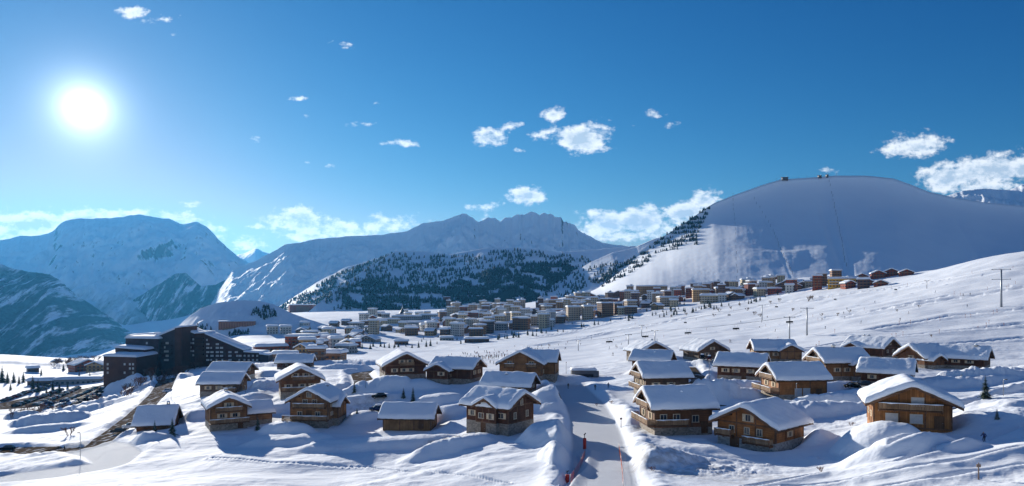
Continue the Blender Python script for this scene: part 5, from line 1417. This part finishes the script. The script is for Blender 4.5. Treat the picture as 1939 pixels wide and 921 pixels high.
wood('wooded', [([(645,552),(690,532),(760,545),(840,545),(905,520),(955,505),(1060,500),(1080,515),(1000,575),(940,590),(860,588),(700,592),(655,580)], 0.24), ([(615,570),(660,535),(720,515),(760,530),(700,560),(660,592),(625,590)], 0.05), ([(1040,505),(1110,488),(1120,500),(1060,545),(990,590)], 0.06),
                ([(690,515),(750,482),(850,488),(980,475),(1080,485),(1080,512),(940,520),(850,545),(700,540)], 0.085),
                ([(850,545),(940,520),(960,560),(900,590),(850,590)], 0.10),
                ([(920,570),(1000,520),(1060,500),(1090,510),(1000,578),(930,592)], 0.27)], 'woodland', 'bare dark woodland with open rows on the wide middle hill', 4)
wood('spur back', [([(500,600),(560,566),(640,520),(700,498),(745,482),(650,548),(600,580),(560,600)], 0.30)], 'woodland', 'dark wood on the shaded spur left of the bright ridge line', 5)
wood('rib', [([(985,585),(1040,550),(1100,515),(1180,495),(1180,520),(1100,550),(1040,580)], 0.05), ([(1100,548),(1150,520),(1200,492),(1230,480),(1200,510),(1140,545)], 0.14)], 'woodland', 'thin scattering of trees on the bright rib', 6)
wood('ski', [([(1128,540),(1180,500),(1220,480),(1235,492),(1190,520),(1140,545)], 0.26), ([(1200,492),(1262,446),(1300,421),(1345,392),(1338,410),(1318,450),(1320,468),(1250,478)], 0.34)], 'woodland', 'rows of trees and snow fences up the left edge of the ski hill', 7, 6, 10, rows=(14.0, 0.42))
wood('white', [([(480,585),(510,582),(525,600),(500,606),(475,598)], 0.12), ([(430,632),(470,628),(470,648),(435,648)], 0.12), ([(360,620),(400,618),(400,640),(370,640)], 0.03)], 'woodland', 'sparse scrub dotted on the white hill', 8, 3, 6)
# trees inside the town, told apart by nothing
tt = 0
while tt < 170:
    px = random.uniform(600, 1500); lo = np.interp(px, [600, 840, 1000, 1130, 1300, 1500], [640, 600, 585, 572, 556, 545]); hi = np.interp(px, [600, 840, 1000, 1130, 1300, 1500], [672, 655, 640, 618, 594, 562])
    py = random.uniform(lo, hi) if random.random() < 0.5 else hi - abs(random.gauss(0, 4))
    p = at(px, py)
    if any((p.x - a) ** 2 + (p.y - c) ** 2 < (r_ * 0.8) ** 2 for a, c, r_ in TAKEN): continue
    fir((p.x, p.y, p.z - 0.3), random.uniform(4, 8), 'small dark tree among the snowy town buildings', 'small dark trees of the far town'); tt += 1
# ------------------------------------------------------------------ roads and lanes
M_ROAD = None
def road_mat():
    m, nt, bs = newmat('wet road with trodden snow')
    co = coords(nt, 'Object')
    n = noise(nt, co, 0.35, 6, 0.6); n2 = noise(nt, co, 2.4, 4)
    c = mixc(nt, n2, (0.075, 0.055, 0.04), (0.16, 0.12, 0.085))
    nt.links.new(mixc(nt, ramp(nt, n, [(0.54, 0.0), (0.68, 1.0)]), c, (0.74, 0.76, 0.79)), bs.inputs['Base Color'])
    nt.links.new(ramp(nt, n, [(0.4, 0.75), (0.6, 0.85)]), bs.inputs['Roughness'])
    bs.inputs['Specular IOR Level'].default_value = 0.0
    bump(nt, bs, n2, 0.3, 0.05)
    return m
M_ROAD = road_mat()
def road(pts, w, name='road', lift=0.10):
    P = np.array([base_hit(*p) for p in pts]); seg = np.hypot(*(P[1:] - P[:-1]).T); s = np.concatenate([[0], np.cumsum(seg)])
    t = np.arange(0, s[-1], 0.8); Q = np.stack([np.interp(t, s, P[:, 0]), np.interp(t, s, P[:, 1])], -1)
    k = np.ones(9) / 9; Q = np.stack([np.convolve(np.pad(Q[:, i], 4, mode='edge'), k, 'valid') for i in (0, 1)], -1)
    d = np.gradient(Q, axis=0); d /= np.maximum(np.hypot(d[:, 0], d[:, 1])[:, None], 1e-6)
    nrm = np.stack([-d[:, 1], d[:, 0]], -1); u = np.linspace(-w, w, 11)
    X = Q[:, 0:1] + nrm[:, 0:1] * u; Y = Q[:, 1:2] + nrm[:, 1:2] * u
    Z = ground(X.ravel(), Y.ravel()).reshape(X.shape) + lift
    o = grid_mesh(name, np.stack([X, Y, Z], -1), M_ROAD); tag(o, kind='structure')
road([(0,850),(60,850),(120,852),(185,838),(230,805),(262,780),(285,758),(305,738),(318,715)], 4.4)
road([(640,745),(668,735),(690,722),(680,705),(720,700)], 3.2)
road([(1290,740),(1330,718),(1310,705),(1300,692)], 2.8)
road([(1290,760),(1400,768),(1520,775),(1620,772)], 2.6)
road([(1800,772),(1850,762),(1900,748),(1939,738)], 2.4)
road([(690,780),(740,775),(800,778)], 2.4)
road([(835,640),(850,630),(862,618),(870,605)], 5.0)
road([(0,768),(60,766),(120,752),(170,738),(215,728)], 22.0, 'car_park', 0.22)

# ------------------------------------------------------------------ cars
def paint(name, col):
    m, nt, bs = newmat(name); n = noise(nt, coords(nt), 2.0, 3)
    nt.links.new(mixc(nt, n, tuple(c * 0.85 for c in col), col), bs.inputs['Base Color'])
    bs.inputs['Roughness'].default_value = 0.42; bs.inputs['Specular IOR Level'].default_value = 0.0; bs.inputs['Coat Weight'].default_value = 0.03; bs.inputs['Coat Roughness'].default_value = 0.1
    return m
PAINTS = {'black': paint('black paint', (0.012, 0.012, 0.014)), 'dark grey': paint('dark grey paint', (0.06, 0.065, 0.07)), 'silver': paint('silver paint', (0.35, 0.36, 0.38)), 'white': paint('white paint', (0.7, 0.7, 0.7)), 'dark blue': paint('blue paint', (0.02, 0.035, 0.10)), 'dark red': paint('red paint', (0.16, 0.02, 0.02))}
M_TYRE = plain('tyre rubber', (0.018, 0.018, 0.018), 0.85); M_LAMP = plain('lamp glass', (0.6, 0.55, 0.5), 0.15); M_TAIL = plain('tail lamp', (0.35, 0.02, 0.02), 0.2)
def car_body(tall=0.0):
    m = MB(); h = tall
    secs = [(-2.12, .62, .46, .70+h*.5), (-2.02, .78, .34, .86+h*.6), (-1.3, .86, .30, .95+h*.7), (-0.6, .87, .28, .97+h*.8), (0.9, .87, .28, .98+h*.8), (1.7, .86, .30, .98+h*.8), (2.02, .80, .36, .90+h*.7), (2.10, .66, .46, .74+h*.5)]
    vs = []; n = 8
    for (x, w, z0, z1) in secs:
        vs += [(x, -w*.9, z0), (x, -w, z0+.14), (x, -w, z1-.16), (x, -w*.86, z1), (x, w*.86, z1), (x, w, z1-.16), (x, w, z0+.14), (x, w*.9, z0)]
    fs = [(i*n+j, i*n+(j+1) % n, (i+1)*n+(j+1) % n, (i+1)*n+j) for i in range(len(secs)-1) for j in range(n)] + [tuple(range(n))[::-1], tuple((len(secs)-1)*n + j for j in range(n))]
    m.add(vs, fs, 0, True)
    # roof panel on pillars
    t = 1.40 + h; b = .96 + h*.8
    m.add([(-.55,-.62,t), (1.35,-.62,t), (1.35,.62,t), (-.55,.62,t), (-.45,-.56,t+.05), (1.2,-.56,t+.05), (1.2,.56,t+.05), (-.45,.56,t+.05)], [(3,2,1,0),(4,5,6,7),(0,1,5,4),(1,2,6,5),(2,3,7,6),(3,0,4,7)], 0)
    for s in (-1, 1):
        for xa, xb in ((-1.12, -.52), (.30, .34), (1.85, 1.32)): m.tube([(xa, s*.76, b), (xb, s*.61, t)], .045, 5)
    return m
def car_glass(tall=0.0):
    m = MB(); h = tall; t = 1.40 + h - .005; b = .95 + h*.8
    m.add([(-1.10,-.74,b), (1.83,-.74,b), (1.83,.74,b), (-1.10,.74,b), (-.53,-.60,t), (1.32,-.60,t), (1.32,.60,t), (-.53,.60,t)], [(3,2,1,0),(4,5,6,7),(0,1,5,4),(1,2,6,5),(2,3,7,6),(3,0,4,7)], 0); return m
_carb = {}
for nm, pm in PAINTS.items():
    for tl in (0.0, 0.22):
        mb = car_body(tl); me = mb.mesh('body', pm); _carb[(nm, tl)] = me
_carg = {tl: car_glass(tl).mesh('window', M_GLASS) for tl in (0.0, 0.22)}
def _wheel():
    m = MB(); n = 14; vs = []
    for y in (-.1, .1): vs += [(.31*math.cos(2*math.pi*i/n), y, .31*math.sin(2*math.pi*i/n)) for i in range(n)]
    m.add(vs, [(i, (i+1) % n, n+(i+1) % n, n+i) for i in range(n)] + [tuple(range(n)), tuple(n+i for i in range(n))[::-1]]); return m.mesh('wheel', M_TYRE)
_wh = _wheel()
def _rim():
    m = MB(); m.tube([(0, -.115, 0), (0, .115, 0)], .17, 10); return m.mesh('rim', M_METAL)
_rm = _rim()
def _lm(x, mat, name):
    m = MB(); m.box((x, 0, .72), (.08, .30, .12)); return m.mesh(name, mat)
_lf, _lb = _lm(-2.05, M_LAMP, 'headlight'), _lm(2.05, M_TAIL, 'tail_lamp')
def _cs():
    m = cap_mesh(1.5, 1.1, .28, 5, 0.0); return m
_csm = _cs()
def car(x, y, rz, col, tall, label, group, full=False, snow=False):
    e = empty('parked_car', (x, y, gz(x, y) + 0.2), rz)
    inst('body', _carb[(col, tall)], e, (0, 0, 0)); inst('window', _carg[tall], e, (0, 0, 0))
    for sx in (-1.32, 1.30):
        for sy in (-.76, .76):
            w = inst('wheel', _wh, e, (sx, sy, .31))
            if full: inst('rim', _rm, w, (0, 0, 0))
    if full:
        for sy in (-.58, .58): inst('headlight', _lf, e, (0, sy, tall*.4)); inst('tail_lamp', _lb, e, (0, sy, tall*.4))
    if snow: inst('roof_snow', _csm, e, (.4, 0, 1.45 + tall))
    tag(e, label, 'car', group); return e
CC = ['black', 'black', 'dark grey', 'dark grey', 'silver', 'white', 'dark blue', 'dark red']
for ri, (a, b) in enumerate([((2,762),(108,729)), ((28,771),(118,738)), ((60,772),(150,735)), ((84,775),(182,735)), ((112,773),(206,733)), ((140,770),(225,733))]):
    A, B = np.array(base_hit(*a)), np.array(base_hit(*b)); L_ = np.hypot(*(B - A)); dr = (B - A) / L_; n = int(L_ / 3.1)
    for i in range(n):
        if random.random() < 0.10: continue
        p = A + dr * (i + .5) * 3.1; c = random.choice(CC); sn = random.random() < 0.15
        car(p[0], p[1], math.atan2(dr[1], dr[0]) + math.pi/2 + random.uniform(-.05, .05) + (math.pi if random.random() < .4 else 0), c, random.choice([0.0, 0.0, 0.22]),
            '%s car %sin the crowded car park on the left' % (c, 'capped with snow ' if sn else ''), '%s cars %sin the car park' % (c, 'capped with snow ' if sn else ''), False, sn)
def car_px(px, py, rot, col, tall, label, group=None, snow=False):
    x, y = base_hit(px, py); car(x, y, R(rot), col, tall, label, group, True, snow)
car_px(13, 851, 20, 'black', 0.22, 'big black car parked on the brown road at the left edge')
car_px(352, 684, 60, 'dark grey', 0.0, 'dark grey car in front of the huge dark building, left of two')
car_px(366, 688, 60, 'dark blue', 0.0, 'dark blue car in front of the huge dark building, right of two')
car_px(317, 742, 70, 'white', 0.22, 'white van-like car on the lane by the tall pole')
car_px(247, 818, 30, 'white', 0.22, 'white car half hidden by snow beside the low buried chalet')
car_px(224, 816, 20, 'dark grey', 0.0, 'dark grey car beside the white one by the low buried chalet')
car_px(718, 762, 15, 'black', 0.0, 'black car behind the upright-board chalet')
car_px(714, 790, 15, 'dark blue', 0.0, 'dark blue car under snow left of the upright-board chalet', None, True)
for px, py, c, lab in [(1330,690,'black','black car, first from the left of the row by the porch-gable chalet'), (1343,691,'dark red','dark red car in the row by the porch-gable chalet'), (1357,692,'silver','silver car in the row by the porch-gable chalet'), (1371,692,'dark grey','dark grey car at the right end of the row by the porch-gable chalet')]:
    car_px(px, py, 75, c, 0.0, lab, 'cars by the porch-gable chalet', True)
car_px(1614, 737, 10, 'black', 0.0, 'black car half buried behind the snow wall, left of two'); car_px(1634, 736, 10, 'dark grey', 0.0, 'dark grey car half buried behind the snow wall, right of two')

# ------------------------------------------------------------------ people
def person_mesh(pose, top, legs, seed=0):
    """one continuous body grown with the Skin modifier"""
    J = {'pel': (0,0,.95), 'wai': (0,0,1.08), 'che': (0,0,1.32), 'nek': (0,0,1.5), 'hd0': (0,-.01,1.60), 'hd1': (0,-.01,1.72),
         'hl': (.1,0,.9), 'kl': (.12,-.03,.5), 'al': (.12,.02,.09), 'tl': (.13,-.18,.05), 'hr': (-.1,0,.9), 'kr': (-.12,-.03,.5), 'ar': (-.12,.02,.09), 'tr': (-.13,-.18,.05),
         'sl': (.19,0,1.42), 'el': (.28,.03,1.16), 'wl': (.27,-.10,.94), 'gl': (.26,-.16,.87), 'sr': (-.19,0,1.42), 'er': (-.28,.03,1.16), 'wr': (-.27,-.10,.94), 'gr': (-.26,-.16,.87)}
    if pose == 'ski':
        for k in ('wai','che','nek','hd0','hd1','sl','sr'): x, y, z = J[k]; J[k] = (x, y - (z - .95) * .35, z - .08)
        for k in ('kl','kr'): x, y, z = J[k]; J[k] = (x, y - .16, z)
        for s, k in ((1, 'l'), (-1, 'r')): J['e'+k] = (.34*s, -.08, 1.05); J['w'+k] = (.33*s, -.36, 1.0); J['g'+k] = (.33*s, -.44, .98)
    if pose == 'walk':
        J['kl'] = (.11,-.16,.53); J['al'] = (.12,-.2,.1); J['tl'] = (.12,-.4,.08); J['kr'] = (-.11,.06,.5); J['ar'] = (-.12,.28,.13); J['tr'] = (-.12,.12,.04)
    ed = [('pel','wai'),('wai','che'),('che','nek'),('nek','hd0'),('hd0','hd1'),('pel','hl'),('hl','kl'),('kl','al'),('al','tl'),('pel','hr'),('hr','kr'),('kr','ar'),('ar','tr'),('che','sl'),('sl','el'),('el','wl'),('wl','gl'),('che','sr'),('sr','er'),('er','wr'),('wr','gr')]
    rad = {'pel':.15,'wai':.14,'che':.17,'nek':.06,'hd0':.10,'hd1':.10,'h':.11,'k':.075,'a':.06,'t':.05,'s':.085,'e':.06,'w':.045,'g':.045}
    ks = list(J); me = bpy.data.meshes.new('person'); me.from_pydata([J[k] for k in ks], [(ks.index(a), ks.index(b)) for a, b in ed], [])
    o = bpy.data.objects.new('tmp', me); COL.objects.link(o)
    o.modifiers.new('s', 'SKIN'); sub = o.modifiers.new('u', 'SUBSURF'); sub.levels = 1
    for k, v in zip(ks, me.skin_vertices[0].data): r_ = rad.get(k, rad.get(k[0], .06)); v.radius = (r_, r_ * .85); v.use_root = (k == 'pel')
    dg = bpy.context.evaluated_depsgraph_get(); m2 = bpy.data.meshes.new_from_object(o.evaluated_get(dg)); bpy.data.objects.remove(o)
    m2.name = 'person'
    for mt in (top, legs, plain_cached('skin', (0.5, 0.32, 0.24), 0.6), plain_cached('dark hair', (0.03, 0.02, 0.015), 0.8)): m2.materials.append(mt)
    for p in m2.polygons:
        c = p.center; hy = J['hd0'][1]; z0 = J['nek'][2]
        p.material_index = 0 if .92 < c.z < z0 + .02 else (1 if c.z <= .92 else (2 if (c.y < hy - .02 and c.z < J['hd1'][2] + .02) else 3)); p.use_smooth = True
        if c.z < 1.02 and abs(c.x) > .2 and c.z > .8: p.material_index = 3
    return m2
TOPS = {'black': (0.02,0.02,0.025), 'dark blue': (0.03,0.05,0.14), 'red': (0.35,0.03,0.03), 'brown': (0.10,0.06,0.04), 'orange': (0.5,0.14,0.03)}
_pp = {}
for tn_, tc in TOPS.items():
    for ps in ('stand', 'ski', 'walk'): _pp[(tn_, ps)] = person_mesh(ps, plain_cached('jacket ' + tn_, tc), plain_cached('ski trousers', (0.025, 0.025, 0.035)))
def _ski():
    m = MB(); m.tube([(0, .75, .03), (0, -.85, .03), (0, -1.02, .10)], [.05, .05, .03], 4); return m.mesh('ski', plain_cached('ski sole', (0.05, 0.05, 0.08), 0.4))
_sk = _ski()
def person(p, rz, top, pose, label, group=None, ski=False):
    o = bpy.data.objects.new('person', _pp[(top, pose)]); link(o); o.location = (p.x, p.y, p.z + (.04 if ski else 0)); o.rotation_euler = (0, 0, rz)
    if ski:
        for s in (-.13, .13): inst('ski', _sk, o, (s, 0, -.03))
    tag(o, label, 'person', group); return o
person(at(1864, 839), R(-60), 'dark blue', 'ski', 'skier in dark blue crouched forward on the shaded right slope', None, True)
person(at(1127, 738), R(170), 'black', 'walk', 'walker in black on the groomed run, left of two'); person(at(1152, 737), R(170), 'dark blue', 'stand', 'person in dark blue at the edge of the groomed run, right of two')
person(at(1076, 731), R(160), 'brown', 'stand', 'person in brown left of the top of the groomed run')
person(at(122, 848), R(90), 'black', 'walk', 'pedestrian in black crossing the sunlit road on the left')
for i in range(150):
    px = random.triangular(825, 1085, 930); py = np.interp(px, [825, 950, 1085], [683, 676, 655]) + random.gauss(0, 6)
    c = random.choice(['black', 'black', 'dark blue', 'brown', 'red'])
    person(at(px, py), random.uniform(0, 6.28), c, random.choice(['stand', 'stand', 'ski']), 'skier in a %s jacket among the crowd below the town' % c, '%s-jacketed skiers in the crowd below the town' % c)
for i in range(34):
    px = random.uniform(1090, 1880); py = np.interp(px, [1090, 1400, 1880], [640, 600, 540]) + random.uniform(-8, 45)
    c = random.choice(['black', 'dark blue', 'brown'])
    person(at(px, py), random.uniform(0, 6.28), c, 'ski', 'lone skier in a %s jacket on the wide open slope' % c, '%s-jacketed skiers on the open slope' % c, True)

# ------------------------------------------------------------------ lifts, posts, nets
def pylon(px, py, hpx, label, group, double=False, name='lift_pylon'):
    p = at(px, py); h = hpx * p.y / F
    e = empty(name, (p.x, p.y, p.z - .3), -math.atan2(p.x, p.y))
    m = MB(); m.tube([(0, 0, 0), (0, 0, h)], [h * .022 + .12, h * .014 + .1], 8); m.build('mast', M_METAL, e)
    for z in ((h, h * .74) if double else (h * .97,)):
        a = MB(); a.box((0, 0, z), (h * .42, .3, .28)); arm = a.build('crossarm', M_METAL, e)
        for s in (-1, 1):
            w = MB(); w.box((s * h * .20, 0, z + .05), (.5, 2.2, .3)); w.build('sheave_train', M_TYRE, arm)
    tag(e, label, 'lift pylon', group)
    return Vector((p.x, p.y, p.z + h * .95)), h
GP = 'pylons of the chairlifts over the right slope'
LA = [pylon(*a, GP) for a in [(1095,663,20,'leftmost small chairlift pylon, just right of the tall back roof'), (1190,658,27,'chairlift pylon behind the left end of the rear chalets'), (1240,653,29,'second chairlift pylon behind the wind-blown roof'), (1495,640,48,'tall chairlift pylon above the back row, left of two'), (1528,632,54,'taller chairlift pylon with a bushy base, right of two')]]
LB = [pylon(*a, GP) for a in [(1215,637,22,'small pylon on the far lift line, above the rear chalets'), (1443,607,30,'pylon on the far lift line in the middle of the slope'), (1755,548,16,'small pylon near the crest on the right')]]
pylon(1896, 584, 72, 'tall double-armed lift pylon high on the right slope', GP, True)
def cable(pts, label, dx):
    m = MB(); q = []
    for a, b in zip(pts[:-1], pts[1:]):
        for t in np.linspace(0, 1, 12): q.append(Vector(a).lerp(Vector(b), t) + Vector((dx * .7, dx * .7, -4 * t * (1 - t) * (Vector(b) - Vector(a)).length * .012)))
    m.tube(q, .05, 4); o = m.build('lift_cable', M_METAL); tag(o, label, 'cable', 'lift cables'); return q
tops = [a for a, h in LA]
def _chair():
    m = MB(); m.tube([(0, 0, 0), (0, .1, -1.2), (0, .05, -2.4)], .05, 5); return m.mesh('hanger', M_METAL)
_ch = _chair()
def _seat():
    m = MB(); m.box((0, 0, -2.85), (2.2, .5, .12)); m.box((0, .26, -2.45), (2.2, .1, .8)); m.tube([(-1.1, -.1, -2.4), (1.1, -.1, -2.4)], .05, 5); m.tube([(-1.1, .2, -2.4), (-1.1, -.4, -2.5), (-1.1, -.4, -3.3)], .04, 4); m.tube([(1.1, .2, -2.4), (1.1, -.4, -2.5), (1.1, -.4, -3.3)], .04, 4); m.tube([(-1.1, -.4, -3.3), (1.1, -.4, -3.3)], .05, 4); return m.mesh('seat', M_TYRE)
_se = _seat()
def chair(p, rz):
    e = empty('lift_chair', p, rz); inst('hanger', _ch, e, (0, 0, 0)); inst('seat', _se, e, (0, 0, 0))
    tag(e, 'dark chair hanging from the chairlift above the right slope', 'lift chair', 'chairs of the chairlift')
for dx, lb in ((-1.5, 'nearer cable of the chairlift over the rear chalets'), (1.5, 'farther cable of the chairlift over the rear chalets')):
    q = cable(tops, lb, dx); acc = 0
    for a, b in zip(q[:-1], q[1:]):
        acc += (b - a).length
        if acc > 26: acc = 0; chair(b + Vector((0, 0, -.02)), random.uniform(-.3, .3))
tb = [a for a, h in LB]; far = Vector(tb[-1])
q = cable(tb, 'cable of the far lift line up the slope', 0)
acc = 0
for a, b in zip(q[:-1], q[1:]):
    acc += (b - a).length
    if acc > 34: acc = 0; chair(b + Vector((0, 0, -.02)), random.uniform(-.3, .3))

def lamp(px, py, hpx, label):
    p = at(px, py); h = hpx * p.y / F
    e = empty('lamp_post', (p.x, p.y, p.z - .3))
    m = MB(); m.tube([(0, 0, 0), (0, 0, h * .9), (0, -.1, h), (0, -.6, h + .05)], .07, 6); m.build('post', M_METAL, e)
    k = MB(); k.box((0, -.75, h + .05), (.25, .5, .14)); k.build('lamp_head', M_TYRE, e)
    tag(e, label, 'lamp post', 'lamp posts among the chalets')
for a in [(1343,738,40,'lamp post by the snow wall behind the loggia chalet'), (1900,768,34,'lamp post beside the road at the far right'), (324,757,22,'lamp post on the lane left of the pale-gabled chalet'), (465,755,22,'lamp post right of the plain-roofed left chalet'), (1072,718,26,'lamp post right of the tall rear roof'), (692,748,20,'lamp post on the bend beside the tall honey chalet'), (1508,766,30,'lamp post below the orange deck chalet'), (362,690,34,'bright lamp post in front of the huge dark building'), (152,872,52,'tall thin pole inside the bend of the snow track')]:
    lamp(*a)
def marker(px, py, hpx, label):
    p = at(px, py); h = hpx * p.y / F
    e = empty('snow_gun_post', (p.x, p.y, p.z - .1))
    m = MB(); n = 8; m.tube([(0, 0, 0), (0, 0, h * .72)], .30, n); m.build('pad', plain_cached('red padding', (0.45, 0.03, 0.02), 0.6), e)
    t = MB(); t.tube([(0, 0, h * .7), (0, 0, h * .95)], .06, 6); t.tube([(-.12, 0, h * .92), (.2, -.2, h * 1.05)], .09, 6); t.build('nozzle', M_TYRE, e)
    tag(e, label, 'snow gun', 'red padded snow guns beside the run')
marker(1107, 842, 30, 'red padded snow-gun post standing farther up the groomed run'); marker(1074, 896, 24, 'red padded snow-gun post lower down, beside the orange net')
def net(pts, h, label):
    P = [at(*p) for p in pts]; e = empty('safety_net', P[0])
    m, nt, bs = newmat('orange netting'); co = coords(nt, 'Object'); bs.inputs['Base Color'].default_value = (0.75, 0.12, 0.05, 1); bs.inputs['Roughness'].default_value = 0.7
    mm = MB(); s = .42
    for a, b in zip(P[:-1], P[1:]):
        L_ = (b - a).length; n = max(2, int(L_ / s))
        for i in range(n):
            q = a.lerp(b, i / n) - P[0]; mm.tube([q + Vector((0, 0, .1)), q + Vector((0, 0, h))], .009, 3, cap=False)
        for k in range(4):
            z = .12 + (h - .12) * k / 3; mm.tube([a - P[0] + Vector((0, 0, z)), b - P[0] + Vector((0, 0, z))], .010, 3, cap=False)
    mm.build('mesh_netting', m, e)
    for p in P: 
        t = MB(); t.tube([p - P[0] - Vector((0, 0, .2)), p - P[0] + Vector((0, 0, h + .25))], .04, 5); t.build('stake', M_METAL, e)
    tag(e, label, 'safety net', 'orange nets along the groomed run')
net([(1172,846),(1176,870),(1179,895),(1180,921)], 1.3, 'orange safety net down the right edge of the groomed run'); net([(1108,852),(1100,872),(1088,890),(1080,906)], 1.3, 'orange safety net curving along the left bank of the groomed run')
def pole_px(px, py, hpx, label):
    p = at(px, py); h = hpx * p.y / F; m = MB(); m.tube([(0, 0, -.3), (0, 0, h)], [.09, .06], 6); m.box((0, 0, h * .82), (.5, .08, .35)); o = m.build('piste_pole', plain_cached('weathered wood', (0.25, 0.17, 0.13), 0.8), None, (p.x, p.y, p.z)); tag(o, label, 'pole')
pole_px(1853, 905, 32, 'weathered pole with a small board in the right foreground'); pole_px(1176, 805, 20, 'thin marker pole on the right edge of the groomed run')
def _mk():
    m = MB(); m.tube([(0, 0, -.3), (0, 0, 1.9)], [.07, .06], 5); m.tube([(0, 0, 1.5), (0, 0, 1.85)], .13, 6); return m.mesh('piste_marker', plain_cached('marker orange', (0.35, 0.09, 0.03), 0.6))
_mkm = _mk()
for i in range(70):
    t = random.random(); ln = random.choice([[(1010,640),(1300,585),(1560,548)], [(1000,655),(1300,603),(1640,552),(1939,505)], [(1150,650),(1500,612),(1939,540)], [(1300,655),(1640,625),(1939,588)], [(1500,665),(1800,628),(1939,615)]])
    px = ln[0][0] + t * (ln[-1][0] - ln[0][0]); py = np.interp(px, [a for a, b in ln], [b for a, b in ln]) + random.gauss(0, 3)
    p = at(px, py); o = inst('piste_marker', _mkm, None, p); tag(o, 'orange marker pole along the pistes of the right slope', 'marker pole', 'piste markers on the right slope')
# underpass wall at the head of the run
def underpass():
    p = at(1106, 716); k = p.y / F; e = empty('underpass', (p.x, p.y, p.z - .4), 0)
    m = MB(); m.box((0, 0, 5.0 * .45), (46 * k, .8, 1.2)); m.box((-21 * k, 0, .9), (4 * k, .79, 3.6)); m.box((23 * k, 0, .9), (10 * k, .79, 3.6)); m.build('wall', plain_cached('dark concrete', (0.14, 0.14, 0.15), 0.9), e)
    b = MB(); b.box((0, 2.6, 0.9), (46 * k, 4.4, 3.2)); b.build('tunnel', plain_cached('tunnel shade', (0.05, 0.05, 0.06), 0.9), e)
    inst('snow_cap', cap_mesh(48 * k, 5.4, .7, 3, 0.1), e, (0, 2.2, 2.86)); tag(e, 'dark wide underpass opening under a snow ledge at the head of the groomed run', 'underpass')
underpass()
# drag-lift posts and buildings on the ski hill
def hill_post(px, py, h, label, group):
    x, y, z = hill_hit('ski', px, py); m = cached(('hp',), lambda: (lambda mb: (mb.tube([(0, 0, -1), (0, 0, 1)], .075, 5), mb.box((0, 0, .92), (.42, .08, .12)), mb.mesh('drag_lift_post', M_TYRE))[2])(MB()))
    o = inst('drag_lift_post', m, None, (x, y, z + h / 2)); o.scale = (h * .55, h * .55, h / 2); tag(o, label, 'lift post', group)
for pts, n, lab in [([(1388,372),(1392,440),(1396,530)], 16, 'left'), ([(1428,378),(1465,440),(1480,480),(1500,520)], 22, 'middle'), ([(1570,345),(1582,400),(1592,450),(1602,505)], 24, 'right')]:
    P = np.array(pts); s = np.linspace(0, len(P) - 1, n)
    for t in s: hill_post(np.interp(t, range(len(P)), P[:, 0]), np.interp(t, range(len(P)), P[:, 1]), 7.0, 'small dark post of the %s drag-lift line down the big ski hill' % lab, '%s drag-lift posts on the ski hill' % lab)
def summit(px, py, w, h, label):
    x, y, z = hill_hit('ski', px, py); e = empty('summit_station', (x, y, z))
    m = MB(); m.box((0, 0, h / 2 - 2), (w, 8, h + 4)); m.build('wall', FAC['dark'], e); r = MB(); r.box((0, 0, h + .2), (w * 1.3, 10, .4)); r.build('roof', M_SLABW, e)
    t = MB(); t.tube([(w * .3, 0, h), (w * .3, 0, h + 5)], .25, 5); t.build('mast', M_METAL, e); tag(e, label, 'lift station', 'stations on the ski hill summit')
for i_, (px_, py_) in enumerate([(1440,352),(1456,347),(1470,343),(1500,339),(1512,338),(1528,337),(1541,336),(1560,335),(1585,334),(1600,334)]): hill_post(px_, py_, 4 + (i_ % 3) * 1.5, 'small mast on the skyline of the ski hill', 'masts on the ski hill skyline')
summit(1487, 341, 16, 5, 'dark lift station with a flat roof at the left shoulder of the ski hill top'); summit(1553, 336, 8, 3.5, 'small hut in the middle of the ski hill skyline'); summit(1567, 335, 5, 4, 'tiny hut with a mast right beside the middle summit hut')
build_ground()
# ------------------------------------------------------------------ the air: pale even haze round everything
def haze():
    me = bpy.data.meshes.new('haze')
    x, y0, y1, z0, z1 = 13000, -6500, 14200, -1300, 1250
    vs = [(-x,y0,z0),(x,y0,z0),(x,y1,z0),(-x,y1,z0),(-x,y0,z1),(x,y0,z1),(x,y1,z1),(-x,y1,z1)]
    me.from_pydata(vs, [], [(3,2,1,0),(4,5,6,7),(0,1,5,4),(1,2,6,5),(2,3,7,6),(3,0,4,7)])
    m = bpy.data.materials.new('haze'); m.use_nodes = True; nt = m.node_tree; nt.nodes.clear()
    out = nt.nodes.new('ShaderNodeOutputMaterial'); v = nt.nodes.new('ShaderNodeVolumePrincipled')
    v.inputs['Color'].default_value = (0.09, 0.5, 1.0, 1); v.inputs['Density'].default_value = HAZE
    v.inputs['Anisotropy'].default_value = 0.45
    nt.links.new(v.outputs[0], out.inputs['Volume'])
    me.materials.append(m)
    o = link(bpy.data.objects.new('haze', me)); tag(o, kind='stuff')
    o['label'] = 'thin blue haze in the air over the valley'
HAZE = 2.1e-5
haze()
